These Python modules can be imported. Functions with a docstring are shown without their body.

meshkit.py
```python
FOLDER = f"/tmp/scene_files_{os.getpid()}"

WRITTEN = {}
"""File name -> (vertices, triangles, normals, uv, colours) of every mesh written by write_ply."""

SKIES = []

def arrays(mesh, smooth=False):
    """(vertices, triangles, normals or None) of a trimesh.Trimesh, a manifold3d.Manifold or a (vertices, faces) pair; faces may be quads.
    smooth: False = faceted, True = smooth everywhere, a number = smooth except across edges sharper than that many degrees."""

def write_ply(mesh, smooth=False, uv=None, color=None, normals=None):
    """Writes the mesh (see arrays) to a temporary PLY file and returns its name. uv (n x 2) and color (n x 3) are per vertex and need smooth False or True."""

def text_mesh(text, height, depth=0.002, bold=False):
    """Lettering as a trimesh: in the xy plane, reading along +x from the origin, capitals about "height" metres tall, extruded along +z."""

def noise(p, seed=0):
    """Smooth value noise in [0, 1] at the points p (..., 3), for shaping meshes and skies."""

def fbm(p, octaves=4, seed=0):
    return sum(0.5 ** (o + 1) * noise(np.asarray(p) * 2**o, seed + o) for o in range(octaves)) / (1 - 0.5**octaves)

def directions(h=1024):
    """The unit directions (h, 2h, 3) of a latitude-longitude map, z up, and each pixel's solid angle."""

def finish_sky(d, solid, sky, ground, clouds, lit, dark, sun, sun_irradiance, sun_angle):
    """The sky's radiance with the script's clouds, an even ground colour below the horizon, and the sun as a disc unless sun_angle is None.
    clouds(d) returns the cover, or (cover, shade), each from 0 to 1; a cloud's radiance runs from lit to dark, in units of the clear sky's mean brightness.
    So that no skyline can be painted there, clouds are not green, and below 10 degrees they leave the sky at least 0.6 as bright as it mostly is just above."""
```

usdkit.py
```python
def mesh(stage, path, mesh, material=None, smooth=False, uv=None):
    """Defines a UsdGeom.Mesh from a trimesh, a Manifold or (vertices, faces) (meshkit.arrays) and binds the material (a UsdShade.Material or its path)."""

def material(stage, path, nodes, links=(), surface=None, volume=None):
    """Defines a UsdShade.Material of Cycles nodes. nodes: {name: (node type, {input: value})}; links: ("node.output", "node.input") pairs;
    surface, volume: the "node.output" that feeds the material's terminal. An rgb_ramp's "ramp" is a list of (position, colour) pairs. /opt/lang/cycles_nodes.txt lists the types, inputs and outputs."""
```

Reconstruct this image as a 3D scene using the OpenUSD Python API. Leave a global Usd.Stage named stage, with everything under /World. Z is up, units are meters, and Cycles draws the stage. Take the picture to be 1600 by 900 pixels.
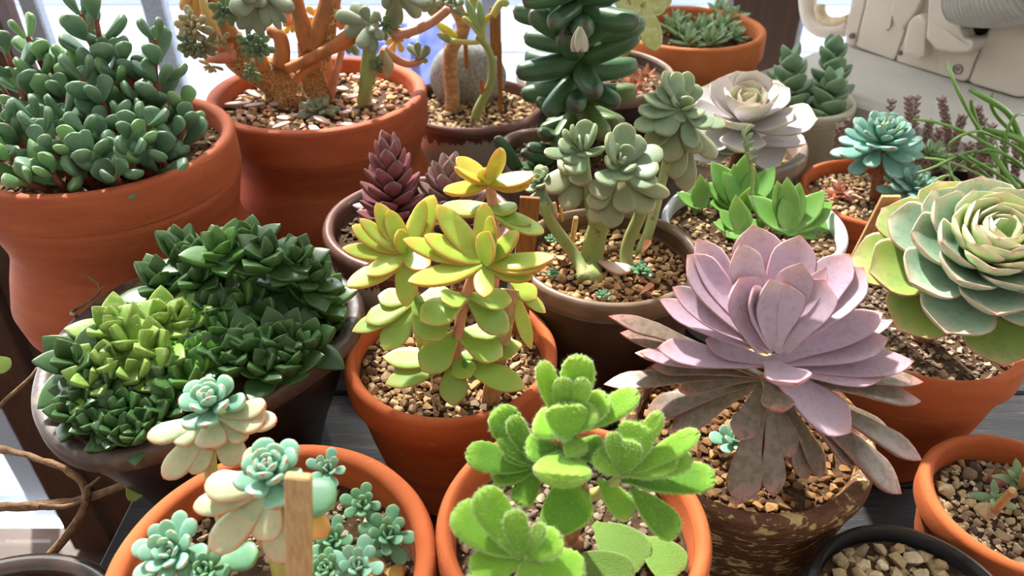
import math
import numpy as np
import usdkit, meshkit
from pxr import Usd, UsdGeom, UsdLux, UsdShade, Gf, Sdf, Vt

rng = np.random.default_rng(7)
stage = Usd.Stage.CreateInMemory()
UsdGeom.SetStageUpAxis(stage, 'Z')
UsdGeom.SetStageMetersPerUnit(stage, 1.0)
UsdGeom.Xform.Define(stage, '/World')
UsdGeom.Scope.Define(stage, '/World/Looks')

# ------------------------------------------------------------------ camera, sky, sun, exposure
CAM_H, PITCH, FPX = 0.373, math.radians(35.0), 1200.0
EXPOSURE = -0.27
SUN_DIR = np.array([-0.27, 0.55, 0.72])
SUN_POWER, SUN_SIZE, SKY_POWER = 3.6, 2.5, 2.8
cam = UsdGeom.Camera.Define(stage, '/World/camera')
cam.CreateHorizontalApertureAttr(36.0)
cam.CreateVerticalApertureAttr(20.25)
cam.CreateFocalLengthAttr(27.0)
cam.CreateClippingRangeAttr((0.02, 200.0))
cam.CreateFStopAttr(12.0)
cam.CreateFocusDistanceAttr(0.42)
cam.CreateExposureAttr(EXPOSURE)
cam.AddTranslateOp().Set(Gf.Vec3d(0, 0, CAM_H))
cam.AddRotateXOp().Set(90.0 - math.degrees(PITCH))

dome = UsdLux.DomeLight.Define(stage, '/World/sky_light')
dome.CreateIntensityAttr(SKY_POWER)
dome.CreateColorAttr(Gf.Vec3f(0.97, 0.985, 1.0))
sun = UsdLux.DistantLight.Define(stage, '/World/sun_light')
sun.CreateIntensityAttr(SUN_POWER)
sun.CreateAngleAttr(SUN_SIZE)
sun.CreateNormalizeAttr(True)
sun.CreateColorAttr(Gf.Vec3f(1.0, 0.95, 0.86))
_s = SUN_DIR / np.linalg.norm(SUN_DIR)
sun.AddRotateZOp().Set(math.degrees(math.atan2(_s[1], _s[0])) + 90)
sun.AddRotateXOp().Set(math.degrees(math.acos(_s[2])))

# ------------------------------------------------------------------ geometry of the view, used to read positions off the photograph
CE = np.array([0, 0, CAM_H])
FW = np.array([0, math.cos(PITCH), -math.sin(PITCH)])
UP = np.array([0, math.sin(PITCH), math.cos(PITCH)])
RT = np.array([1.0, 0, 0])
Z3 = np.array([0, 0, 1.0])


def ray(x, y):
    return FW + (x - 800) / FPX * RT + (450 - y) / FPX * UP


def at_d(x, y, d):
    return CE + ray(x, y) * d


def at_z(x, y, z):
    r = ray(x, y)
    return CE + r * ((z - CAM_H) / r[2])


def at_y(x, y, yy):
    r = ray(x, y)
    return CE + r * (yy / r[1])


def dep(p):
    return float((np.asarray(p) - CE) @ FW)


def unit(v):
    v = np.asarray(v, float)
    return v / max(np.linalg.norm(v), 1e-12)


# ------------------------------------------------------------------ prims
COUNT = {}
ORIGIN = {}


def numbered(path):
    n = COUNT.get(path, 0)
    COUNT[path] = n + 1
    return path if n == 0 else '%s_%03d' % (path, n)


def thing(name, label, cat, loc, group=None, kind=None):
    p = numbered('/World/' + name)
    x = UsdGeom.Xform.Define(stage, p)
    x.AddTranslateOp().Set(Gf.Vec3d(*map(float, loc)))
    q = x.GetPrim()
    if label:
        q.SetCustomDataByKey('label', label)
    if cat:
        q.SetCustomDataByKey('category', cat)
    if group:
        q.SetCustomDataByKey('group', group)
    if kind:
        q.SetCustomDataByKey('kind', kind)
    ORIGIN[p] = np.asarray(loc, float)
    return p


def holder(parent, name):
    p = numbered(parent + '/' + name)
    UsdGeom.Xform.Define(stage, p)
    return p


def top_of(p):
    return '/'.join(p.split('/')[:3])


def vnormals(V, F):
    n = np.zeros_like(V)
    c = np.cross(V[F[:, 1]] - V[F[:, 0]], V[F[:, 2]] - V[F[:, 0]])
    for k in range(3):
        np.add.at(n, F[:, k], c)
    return n / np.maximum(np.linalg.norm(n, axis=1, keepdims=True), 1e-20)


def put(parent, name, V, F, mat, smooth=True, uv=None, label=None, kind=None, cat=None, group=None):
    """One mesh prim; V in world coordinates."""
    p = numbered(parent + '/' + name)
    o = ORIGIN.get(top_of(p))
    V = np.asarray(V, float)
    F = np.asarray(F, int)
    if F.shape[1] == 4:
        F = np.vstack([F[:, [0, 1, 2]], F[:, [0, 2, 3]]])
    W = V if o is None else V - o
    m = UsdGeom.Mesh.Define(stage, p)
    if smooth is not True and smooth:
        W, F, N = meshkit.arrays((W, F), smooth)
    else:
        N = vnormals(W, F) if smooth else None
    m.CreatePointsAttr(Vt.Vec3fArray.FromNumpy(W.astype(np.float32)))
    m.CreateFaceVertexCountsAttr(Vt.IntArray.FromNumpy(np.full(len(F), 3, np.int32)))
    m.CreateFaceVertexIndicesAttr(Vt.IntArray.FromNumpy(F.astype(np.int32).ravel()))
    m.CreateSubdivisionSchemeAttr('none')
    if N is not None:
        m.CreateNormalsAttr(Vt.Vec3fArray.FromNumpy(N.astype(np.float32)))
        m.SetNormalsInterpolation('vertex')
    if uv is not None:
        UsdGeom.PrimvarsAPI(m).CreatePrimvar('st', Sdf.ValueTypeNames.TexCoord2fArray, 'vertex').Set(Vt.Vec2fArray.FromNumpy(np.asarray(uv, np.float32)))
    UsdShade.MaterialBindingAPI.Apply(m.GetPrim()).Bind(UsdShade.Material.Get(stage, '/World/Looks/' + mat))
    q = m.GetPrim()
    for k, v in (('label', label), ('kind', kind), ('category', cat), ('group', group)):
        if v:
            q.SetCustomDataByKey(k, v)
    return p


class MB:
    """collects pieces into one mesh"""

    def __init__(self):
        self.v, self.f, self.n = [], [], 0

    def add(self, V, F):
        F = np.asarray(F, int)
        if F.shape[1] == 4:
            F = np.vstack([F[:, [0, 1, 2]], F[:, [0, 2, 3]]])
        self.v.append(np.asarray(V, float))
        self.f.append(F + self.n)
        self.n += len(V)
        return self

    def get(self):
        return np.vstack(self.v), np.vstack(self.f)


# ------------------------------------------------------------------ shapes
def grid_faces(rows, cols, closed=True):
    i, j = np.meshgrid(np.arange(rows - 1), np.arange(cols if closed else cols - 1), indexing='ij')
    a = i * cols + j
    b = i * cols + (j + 1) % cols
    return np.stack([a, b, b + cols, a + cols], -1).reshape(-1, 4)


def loft(cx, cy, profile, outline=None, n=96, wob=0.0, seed=0):
    """profile: list of (scale, z). outline: radius(theta) or None for a circle; the scale multiplies it."""
    th = np.linspace(0, 2 * np.pi, n, endpoint=False)
    r = np.ones(n) if outline is None else outline(th)
    rows = []
    for s, z in profile:
        rr = r * s
        zz = np.full(n, z)
        rows.append(np.stack([cx + rr * np.cos(th), cy + rr * np.sin(th), zz], 1))
    V = np.vstack(rows)
    if wob:
        d = meshkit.fbm(V * 38.0 + seed * 7.1, 3) - 0.5
        rad = V[:, :2] - [cx, cy]
        V[:, :2] += rad / np.maximum(np.linalg.norm(rad, axis=1, keepdims=True), 1e-9) * (d * wob)[:, None]
    return V, grid_faces(len(profile), n)


def tube(pts, rad, k=10, caps=True):
    P = np.asarray(pts, float)
    R = np.broadcast_to(np.asarray(rad, float), len(P))
    T = np.gradient(P, axis=0)
    T /= np.maximum(np.linalg.norm(T, axis=1, keepdims=True), 1e-12)
    u = unit(np.cross(T[0], [0.31, 0.74, 0.6]))
    rows = []
    a = np.linspace(0, 2 * np.pi, k, endpoint=False)
    for p, t, r in zip(P, T, R):
        u = unit(u - (u @ t) * t)
        w = np.cross(t, u)
        rows.append(p + r * (np.cos(a)[:, None] * u + np.sin(a)[:, None] * w))
    V = np.vstack(rows)
    F = grid_faces(len(P), k)
    F = np.vstack([F[:, [0, 1, 2]], F[:, [0, 2, 3]]])
    if caps:
        n = len(V)
        V = np.vstack([V, P[0] - T[0] * R[0] * 0.3, P[-1] + T[-1] * R[-1] * 0.5])
        j = np.arange(k)
        F = np.vstack([F, np.stack([np.full(k, n), (j + 1) % k, j], 1), np.stack([np.full(k, n + 1), n - k + j, n - k + (j + 1) % k], 1)])
    return V, F


def smoothline(pts, n=24):
    from scipy.interpolate import CubicSpline
    P = np.asarray(pts, float)
    if len(P) == 2:
        return P[0] + np.linspace(0, 1, n)[:, None] * (P[1] - P[0])
    s = np.concatenate([[0], np.cumsum(np.linalg.norm(np.diff(P, axis=0), axis=1) ** 0.6)])
    return CubicSpline(s, P)(np.linspace(0, s[-1], n))


def box(c, sx, sy, sz, ax=None, bev=0.0):
    """box around centre c with half sizes, axes rows of ax; bevelled."""
    ax = np.eye(3) if ax is None else np.asarray(ax)
    if bev <= 0:
        q = np.array([[x, y, z] for x in (-1, 1) for y in (-1, 1) for z in (-1, 1)], float) * [sx, sy, sz]
    else:
        b = bev
        q = []
        for x in (-1, 1):
            for y in (-1, 1):
                for z in (-1, 1):
                    q += [[x * sx, y * (sy - b), z * (sz - b)], [x * (sx - b), y * sy, z * (sz - b)], [x * (sx - b), y * (sy - b), z * sz]]
        q = np.array(q)
    from scipy.spatial import ConvexHull
    h = ConvexHull(q)
    F = h.simplices.copy()
    cen = q.mean(0)
    nn = np.cross(q[F[:, 1]] - q[F[:, 0]], q[F[:, 2]] - q[F[:, 0]])
    flip = ((q[F].mean(1) - cen) * nn).sum(1) < 0
    F[flip] = F[flip][:, ::-1]
    return np.asarray(c) + q @ ax, F


PROFILES = {
    'pointy': ([0, .15, .35, .52, .7, .85, .95, 1], [.50, .70, .97, 1, .80, .46, .17, .01]),
    'oblanc': ([0, .15, .35, .6, .78, .9, .97, 1], [.30, .42, .70, 1, .90, .56, .22, .015]),
    'petal': ([0, .12, .3, .5, .66, .80, .90, .96, 1], [.40, .46, .62, .84, .98, .97, .68, .30, .012]),
    'spoon': ([0, .15, .35, .55, .72, .84, .92, .97, 1], [.36, .38, .46, .66, .92, 1, .70, .32, .02]),
    'delta': ([0, .1, .25, .42, .6, .78, .92, 1], [.62, .76, .95, 1, .88, .58, .25, .015]),
    'spatula': ([0, .12, .3, .5, .68, .82, .92, .97, 1], [.34, .36, .46, .68, .92, 1, .74, .38, .02]),
    'obovate': ([0, .1, .3, .55, .75, .88, .96, 1], [.22, .30, .58, .9, 1, .82, .46, .03]),
    'ovate': ([0, .08, .25, .45, .65, .82, .94, 1], [.45, .62, .9, 1, .9, .62, .28, .02]),
    'lance': ([0, .08, .25, .5, .75, .9, .97, 1], [.42, .55, .82, 1, .86, .55, .26, .03]),
    'sausage': ([0, .06, .2, .5, .8, .93, .98, 1], [.4, .62, .88, 1, .9, .62, .32, .04]),
    'ellip': ([0, .08, .25, .5, .75, .9, .97, 1], [.3, .52, .85, 1, .88, .62, .34, .04]),
    'tri': ([0, .1, .3, .55, .75, .9, .97, 1], [.60, .74, .92, 1, .84, .50, .24, .02]),
    'echeveria': ([0, .1, .3, .55, .75, .87, .93, .97, 1], [.42, .5, .68, .93, 1, .85, .52, .18, .02]),
    'kalan': ([0, .08, .2, .45, .7, .86, .95, 1], [.2, .24, .50, .86, 1, .94, .72, .30]),
}
from scipy.interpolate import PchipInterpolator
PROF = {k: PchipInterpolator(*v) for k, v in PROFILES.items()}


def leaf(L, W, T, prof='obovate', cup=0.0, sag=0.0, keel=0.0, nl=11, nc=12, teeth=0, flat=0.35, tipup=0.0, side=0.0, tooth_amp=.1):
    """A leaf along +x, width along y, its upper face +z. cup lifts the margins, sag bends it (tips up), keel sharpens the back.
    uv = (along, closeness to the margin)."""
    a = np.linspace(0, 1, nl)
    t = 1 - (1 - a) ** 1.45 if not teeth else a
    w = PROF[prof](t) * W / 2
    h = np.clip(np.sqrt(np.maximum(PROF[prof](t), 0)), 0.1, 1) * T
    h = h * (1 - 0.25 * t)
    h[-1] = T * 0.05
    if teeth:
        k = np.clip((t - .55) / .2, 0, 1) * np.clip((.95 - t) / .1, 0, 1)
        saw = (np.abs(((t * teeth) % 1.0) - .5) * 2 - .4)
        w = w * (1 + tooth_amp * 1.3 * saw * k)
    ph = np.linspace(0, 2 * np.pi, nc, endpoint=False)
    c, s = np.cos(ph), np.sin(ph)
    c = np.sign(c) * np.abs(c) ** 0.85
    y = w[:, None] * c[None]
    up = np.where(s >= 0, flat, 1.0 + keel * (1 - np.abs(c)) ** 1.0)
    sz = np.sign(s) * np.abs(s) ** (1.0 if keel == 0 else 1.15)
    z = h[:, None] * (sz * up)[None] * 0.7
    yn = c[None]
    z = z + cup * w[:, None] * (yn ** 2)
    x = np.broadcast_to((t * L)[:, None], y.shape)
    z = z + (sag * L * (t ** 2 - t))[:, None] * 1.6 + (tipup * L * np.maximum(0, t - .7) ** 2 * 4)[:, None]
    y = y + (side * L * (t ** 2 - t))[:, None]
    if teeth:
        q = np.clip((t - .62) / .3, 0, 1)[:, None] ** 1.5
        x = x + q * L * tooth_amp * .8 * (np.abs(((y / W * 6.0 + .5) % 1.0) - .5) * -2 + .5)
    V = np.stack([x, y, z], -1).reshape(-1, 3)
    F = grid_faces(nl, nc)
    F = np.vstack([F[:, [0, 1, 2]], F[:, [0, 2, 3]]])[:, ::-1]
    uv = np.stack([np.repeat(t, nc), np.tile(np.abs(np.cos(ph)), nl)], 1)
    n = len(V)
    V = np.vstack([V, V[:nc].mean(0), V[-nc:].mean(0) + [L * .004, 0, 0]])
    uv = np.vstack([uv, [0, 0], [1, 1]])
    j = np.arange(nc)
    F = np.vstack([F, np.stack([np.full(nc, n), j, (j + 1) % nc], 1)[:, ::-1][:, ::-1], np.stack([np.full(nc, n + 1), n - nc + (j + 1) % nc, n - nc + j], 1)])
    return V, F[:, ::-1], uv


def place(V, B, d, nrm):
    d = unit(d)
    n = nrm - (nrm @ d) * d
    if np.linalg.norm(n) < 1e-6:
        n = np.cross(d, [1, 0, 0])
    n = unit(n)
    y = np.cross(n, d)
    return np.asarray(B) + V[:, :1] * d + V[:, 1:2] * y + V[:, 2:3] * n


def add_leaf(parent, B, d, nrm, L, W, T, mat, name='leaf', label=None, jig=0.0, **k):
    V, F, uv = leaf(L, W, T, **k)
    if jig:
        o = rng.uniform(0, 50, 3)
        V = V + (np.stack([meshkit.noise(V / (W * .9) + o + q) for q in (0, 9, 21)], 1) - .5) * jig * W
    return put(parent, name, place(V, B, d, nrm), F, mat, uv=uv, label=label)


def solve_tip(B, px, py, e, L0):
    r = ray(px, py)
    t = dep(B) + np.linspace(-.07, .07, 281)
    P = CE + t[:, None] * r
    v = P - B
    L = np.linalg.norm(v, axis=1)
    el = np.degrees(np.arcsin(np.clip(v[:, 2] / np.maximum(L, 1e-9), -1, 1)))
    return P[np.argmin(((el - e) / 14) ** 2 + ((L - L0) / (.28 * L0)) ** 2)]


def leaf_px(parent, B, tip, wpx, e, L0, mat, axis=Z3, tk=.3, prof='obovate', wf=.88, **k):
    """A leaf whose base is the 3-D point B and whose tip shows at pixel tip; e = its elevation in degrees, L0 = its length if known."""
    P = solve_tip(np.asarray(B), tip[0], tip[1], e, L0)
    d = P - B
    L = np.linalg.norm(d)
    W = wpx * (dep(B) + dep(P)) / 2 / FPX
    # a leaf seen at a slant shows less than its true width
    ax = np.asarray(axis, float)
    du = d / L
    nn = ax - (ax @ du) * du
    yv = np.cross(unit(nn), du)
    view = unit((B + P) / 2 - CE)
    ys, ds = yv - (yv @ view) * view, du - (du @ view) * view
    ds = unit(ds)
    fac = min(1.0, max(wf, np.linalg.norm(ys - (ys @ ds) * ds)))
    W = min(W / fac, L * 1.25 if wpx > 20 else W / fac)
    return add_leaf(parent, B, d, ax, L, W, W * tk * fac ** .7, mat, prof=prof, **k)


def rosette(parent, C, axis, R, n, mat, e0=10, e1=80, W=.5, tk=.3, prof='obovate', taper=.35, hgt=.1, r0=.08, start=0.0, name='rosette', power=1.0, jit=6, holder_path=None, **k):
    """Spiral rosette around C: n leaves from the outermost (elevation e0, length R) to the innermost."""
    h = holder_path or holder(parent, name)
    A = unit(axis)
    u = unit(np.cross(A, [0.2, 1, 0.1]))
    v = np.cross(A, u)
    for i in range(n):
        f = i / max(n - 1, 1)
        az = start + i * 2.39996 + rng.normal(0, .06)
        rad = np.cos(az) * u + np.sin(az) * v
        e = math.radians(e0 + (e1 - e0) * f ** power + rng.normal(0, jit * .6))
        d = math.cos(e) * rad + math.sin(e) * A
        L = R * (1 - (1 - taper) * f ** 1.1) * rng.uniform(.93, 1.06)
        B = np.asarray(C) + A * hgt * R * (f - .5) + rad * r0 * R * (1 - f)
        w = L * W * (1 + .1 * f)
        add_leaf(h, B, d, A if e < 1.5 else A - rad * .5, L, w, w * tk, mat, prof=prof, **k)
    return h


# ------------------------------------------------------------------ materials
def S(r, g, b):
    return tuple(((c / 255) / 12.92 if c / 255 <= .04045 else ((c / 255 + .055) / 1.055) ** 2.4) for c in (r, g, b))


def leaf_mat(name, base, mid, tip, edge=None, edge_at=.86, mott=None, mott_scale=220, mott_lo=.55, mott_hi=.75, mott_amt=.6, rough=.45, sss=.12, sheen=0, trans=0, spec=.4, vary=.10, tipdot=None, bump=.0, bump_scale=900, tip_at=.8):
    nodes = {
        'tc': ('texture_coordinate', {}), 'sp': ('separate_xyz', {}), 'g': ('geometry', {}), 'oi': ('object_info', {}),
        'along': ('rgb_ramp', {'ramp': [(0, base), (.45, mid), (tip_at, mid), (1, tip)]}),
        'n': ('noise_texture', {'scale': mott_scale * 2.2, 'detail': 5.0, 'roughness': .68}),
        'nr': ('rgb_ramp', {'ramp': [(0, (0, 0, 0)), (mott_lo, (0, 0, 0)), (mott_hi, (1, 1, 1)), (1, (1, 1, 1))]}),
        'na': ('math', {'math_type': 'multiply', 'value2': mott_amt}),
        'mm': ('mix_color', {'b': mott or mid}),
        'er': ('rgb_ramp', {'ramp': [(0, (0, 0, 0)), (edge_at, (0, 0, 0)), (1, (1, 1, 1))]}),
        'em': ('mix_color', {'b': edge or mid}),
        'vr': ('map_range', {'from_min': 0.0, 'from_max': 1.0, 'to_min': 1 - vary * 1.5, 'to_max': 1 + vary}),
        'hv': ('hsv', {}),
        'n2': ('noise_texture', {'scale': bump_scale, 'detail': 2.0}),
        'bp': ('bump', {'strength': bump, 'distance': .0006}),
        'p': ('principled_bsdf', {'roughness': rough, 'subsurface_weight': sss * .6, 'subsurface_scale': .0014, 'subsurface_radius': (1.0, .9, .4), 'specular_ior_level': spec, 'sheen_weight': sheen, 'sheen_roughness': .4}),
    }
    links = [('tc.UV', 'sp.vector'), ('sp.x', 'along.fac'), ('g.position', 'n.vector'), ('n.fac', 'nr.fac'), ('nr.color', 'na.value1'),
             ('na.value', 'mm.fac'), ('along.color', 'mm.a'), ('sp.y', 'er.fac'), ('er.color', 'em.fac'), ('mm.result', 'em.a'),
             ('oi.random', 'vr.value'), ('vr.result', 'hv.value'), ('g.position', 'n2.vector'), ('n2.fac', 'bp.height')]
    last = 'em.result'
    if tipdot:
        nodes['tr'] = ('rgb_ramp', {'ramp': [(0, (0, 0, 0)), (.968, (0, 0, 0)), (.993, (1, 1, 1)), (1, (1, 1, 1))]})
        nodes['tm'] = ('mix_color', {'b': tipdot})
        links += [('sp.x', 'tr.fac'), ('tr.color', 'tm.fac'), (last, 'tm.a')]
        last = 'tm.result'
    links += [(last, 'hv.color'), ('hv.color', 'p.base_color')]
    if bump:
        links.append(('bp.normal', 'p.normal'))
    surf = 'p.BSDF'
    if trans:
        nodes['tl'] = ('translucent_bsdf', {})
        nodes['mx'] = ('mix_closure', {'fac': trans})
        links += [('hv.color', 'tl.color'), ('p.BSDF', 'mx.closure1'), ('tl.BSDF', 'mx.closure2')]
        surf = 'mx.closure'
    usdkit.material(stage, '/World/Looks/' + name, nodes, links, surface=surf)


def plain_mat(name, col, rough=.6, spec=.5, c2=None, scale=60, lo=.4, hi=.65, metallic=0, bump=0, bump_scale=400, bump_dist=.001, stretch=None, c3=None, lo3=.6, hi3=.72, scale3=150, coat=0, detail=5.0, distortion=0.0):
    nodes = {'g': ('geometry', {}), 'mp': ('mapping', {'mapping_type': 'point', 'scale': stretch or (1, 1, 1)}),
             'n': ('noise_texture', {'scale': scale, 'detail': detail, 'roughness': .62, 'distortion': distortion}),
             'r': ('rgb_ramp', {'ramp': [(0, col), (lo, col), (hi, c2 or col), (1, c2 or col)]}),
             'n3': ('noise_texture', {'scale': scale3, 'detail': 5.0, 'roughness': .65}),
             'r3': ('rgb_ramp', {'ramp': [(0, (0, 0, 0)), (lo3, (0, 0, 0)), (hi3, (1, 1, 1)), (1, (1, 1, 1))]}),
             'm3': ('mix_color', {'b': c3 or col}),
             'nb': ('noise_texture', {'scale': bump_scale, 'detail': 4.0}), 'bp': ('bump', {'strength': bump, 'distance': bump_dist}),
             'p': ('principled_bsdf', {'roughness': rough, 'specular_ior_level': spec, 'metallic': metallic, 'coat_weight': coat})}
    links = [('g.position', 'mp.vector'), ('mp.vector', 'n.vector'), ('n.fac', 'r.fac'), ('mp.vector', 'nb.vector'), ('nb.fac', 'bp.height')]
    if c3:
        links += [('mp.vector', 'n3.vector'), ('n3.fac', 'r3.fac'), ('r3.color', 'm3.fac'), ('r.color', 'm3.a'), ('m3.result', 'p.base_color')]
    else:
        links += [('r.color', 'p.base_color')]
    if bump:
        links += [('bp.normal', 'p.normal')]
    usdkit.material(stage, '/World/Looks/' + name, nodes, links, surface='p.BSDF')


def stone_mat(name, cols, rough=.85):
    k = np.linspace(0, 1, len(cols))
    usdkit.material(stage, '/World/Looks/' + name, {
        'g': ('geometry', {}), 'oi': ('object_info', {}), 'ad': ('math', {'math_type': 'add'}), 'fr': ('math', {'math_type': 'fraction'}),
        'r': ('rgb_ramp', {'ramp': list(zip(k, cols)), 'interpolate': True}),
        'n': ('noise_texture', {'scale': 700.0, 'detail': 4.0, 'roughness': .7}),
        'mr': ('map_range', {'from_min': .3, 'from_max': .7, 'to_min': .72, 'to_max': 1.22}),
        'hv': ('hsv', {}), 'bp': ('bump', {'strength': .5, 'distance': .0006}),
        'p': ('principled_bsdf', {'roughness': rough, 'specular_ior_level': .3})},
        [('oi.random', 'ad.value1'), ('g.random_per_island', 'ad.value2'), ('ad.value', 'fr.value1'), ('fr.value', 'r.fac'), ('g.position', 'n.vector'), ('n.fac', 'mr.value'),
         ('r.color', 'hv.color'), ('mr.result', 'hv.value'), ('hv.color', 'p.base_color'), ('n.fac', 'bp.height'), ('bp.normal', 'p.normal')], surface='p.BSDF')


TAN = [S(150, 118, 84), S(196, 164, 120), S(120, 92, 64), S(212, 184, 144), S(96, 76, 58), S(170, 146, 116), S(140, 104, 70), S(186, 150, 104)]
stone_mat('gravel_tan', TAN)
stone_mat('gravel_warm', [S(178, 138, 92), S(208, 168, 116), S(150, 108, 70), S(222, 188, 142), S(190, 132, 98), S(128, 92, 62), S(214, 176, 128)])
stone_mat('gravel_grey', [S(158, 138, 116), S(120, 104, 88), S(182, 160, 134), S(96, 82, 70), S(140, 118, 96), S(196, 176, 150)])
stone_mat('gravel_brown', [S(148, 106, 62), S(112, 78, 46), S(178, 134, 84), S(92, 62, 40), S(160, 120, 74), S(126, 90, 52)])
stone_mat('gravel_pink', [S(226, 190, 172), S(206, 170, 128), S(232, 158, 140), S(186, 140, 104), S(240, 214, 200), S(212, 128, 104), S(222, 196, 150)])
stone_mat('gravel_pumice', [S(206, 182, 142), S(178, 152, 112), S(222, 204, 170), S(150, 126, 94), S(196, 170, 126), S(128, 112, 92)])
stone_mat('gravel_dark', [S(112, 84, 58), S(76, 58, 44), S(146, 112, 78), S(60, 48, 38), S(128, 96, 66)])
plain_mat('soil', S(62, 46, 34), .95, .2, S(92, 68, 48), 300, bump=.5)
plain_mat('terracotta', S(190, 100, 54), .82, .3, S(172, 84, 44), 26, .35, .7, bump=.25, bump_scale=500, bump_dist=.0006, stretch=(1, 1, 3.5), c3=S(206, 150, 116), lo3=.63, hi3=.82, scale3=70)
plain_mat('terracotta_big', S(180, 92, 54), .72, .35, S(160, 74, 42), 18, .35, .7, bump=.35, bump_scale=240, bump_dist=.0008, stretch=(1, 1, 5), c3=S(196, 132, 100), lo3=.66, hi3=.84, scale3=60)
plain_mat('terracotta_light', S(206, 122, 72), .85, .3, S(194, 106, 60), 24, .35, .7, bump=.2, bump_scale=500, bump_dist=.0006, c3=S(216, 160, 120), lo3=.64, hi3=.82, scale3=70)
plain_mat('glaze_dark', S(52, 40, 36), .4, .4, S(72, 56, 46), 40, .45, .7, coat=.1, bump=.2, bump_scale=150)
plain_mat('glaze_rim', S(80, 64, 58), .42, .4, S(140, 116, 76), 30, .54, .66, coat=.1, bump=.3, bump_scale=220)
plain_mat('glaze_ridged', S(74, 56, 44), .45, .5, S(98, 74, 54), 50, .4, .7, coat=.15, bump=.15)
plain_mat('glaze_ridged_rim', S(128, 104, 84), .4, .5, S(104, 82, 66), 60, .4, .7, coat=.1)
plain_mat('glaze_cream', S(190, 180, 162), .4, .5, S(206, 198, 184), 60, .4, .6, coat=.2)


def drip_mat(name, z_edge, top, low):
    usdkit.material(stage, '/World/Looks/' + name, {
        'g': ('geometry', {}), 'sp': ('separate_xyz', {}), 'mp': ('mapping', {'mapping_type': 'point', 'scale': (1, 1, .5)}), 'n': ('noise_texture', {'scale': 260.0, 'detail': 4.0, 'roughness': .7}), 'n2': ('noise_texture', {'scale': 40.0, 'detail': 2.0}),
        'a': ('math', {'math_type': 'multiply_add', 'value2': .030, 'value3': -z_edge - .015}), 'b': ('math', {'math_type': 'add'}), 'c': ('math', {'math_type': 'multiply_add', 'value2': .012, 'value3': -.006}), 'd': ('math', {'math_type': 'add'}),
        'e': ('map_range', {'from_min': -.0008, 'from_max': .0008}), 'm': ('mix_color', {'a': low, 'b': top}), 'p': ('principled_bsdf', {'roughness': .38, 'coat_weight': .2})},
        [('g.position', 'sp.vector'), ('g.position', 'mp.vector'), ('mp.vector', 'n.vector'), ('n.fac', 'a.value1'), ('a.value', 'b.value1'), ('sp.z', 'b.value2'), ('g.position', 'n2.vector'), ('n2.fac', 'c.value1'), ('b.value', 'd.value1'), ('c.value', 'd.value2'),
         ('d.value', 'e.value'), ('e.result', 'm.fac'), ('m.result', 'p.base_color')], surface='p.BSDF')


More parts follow.
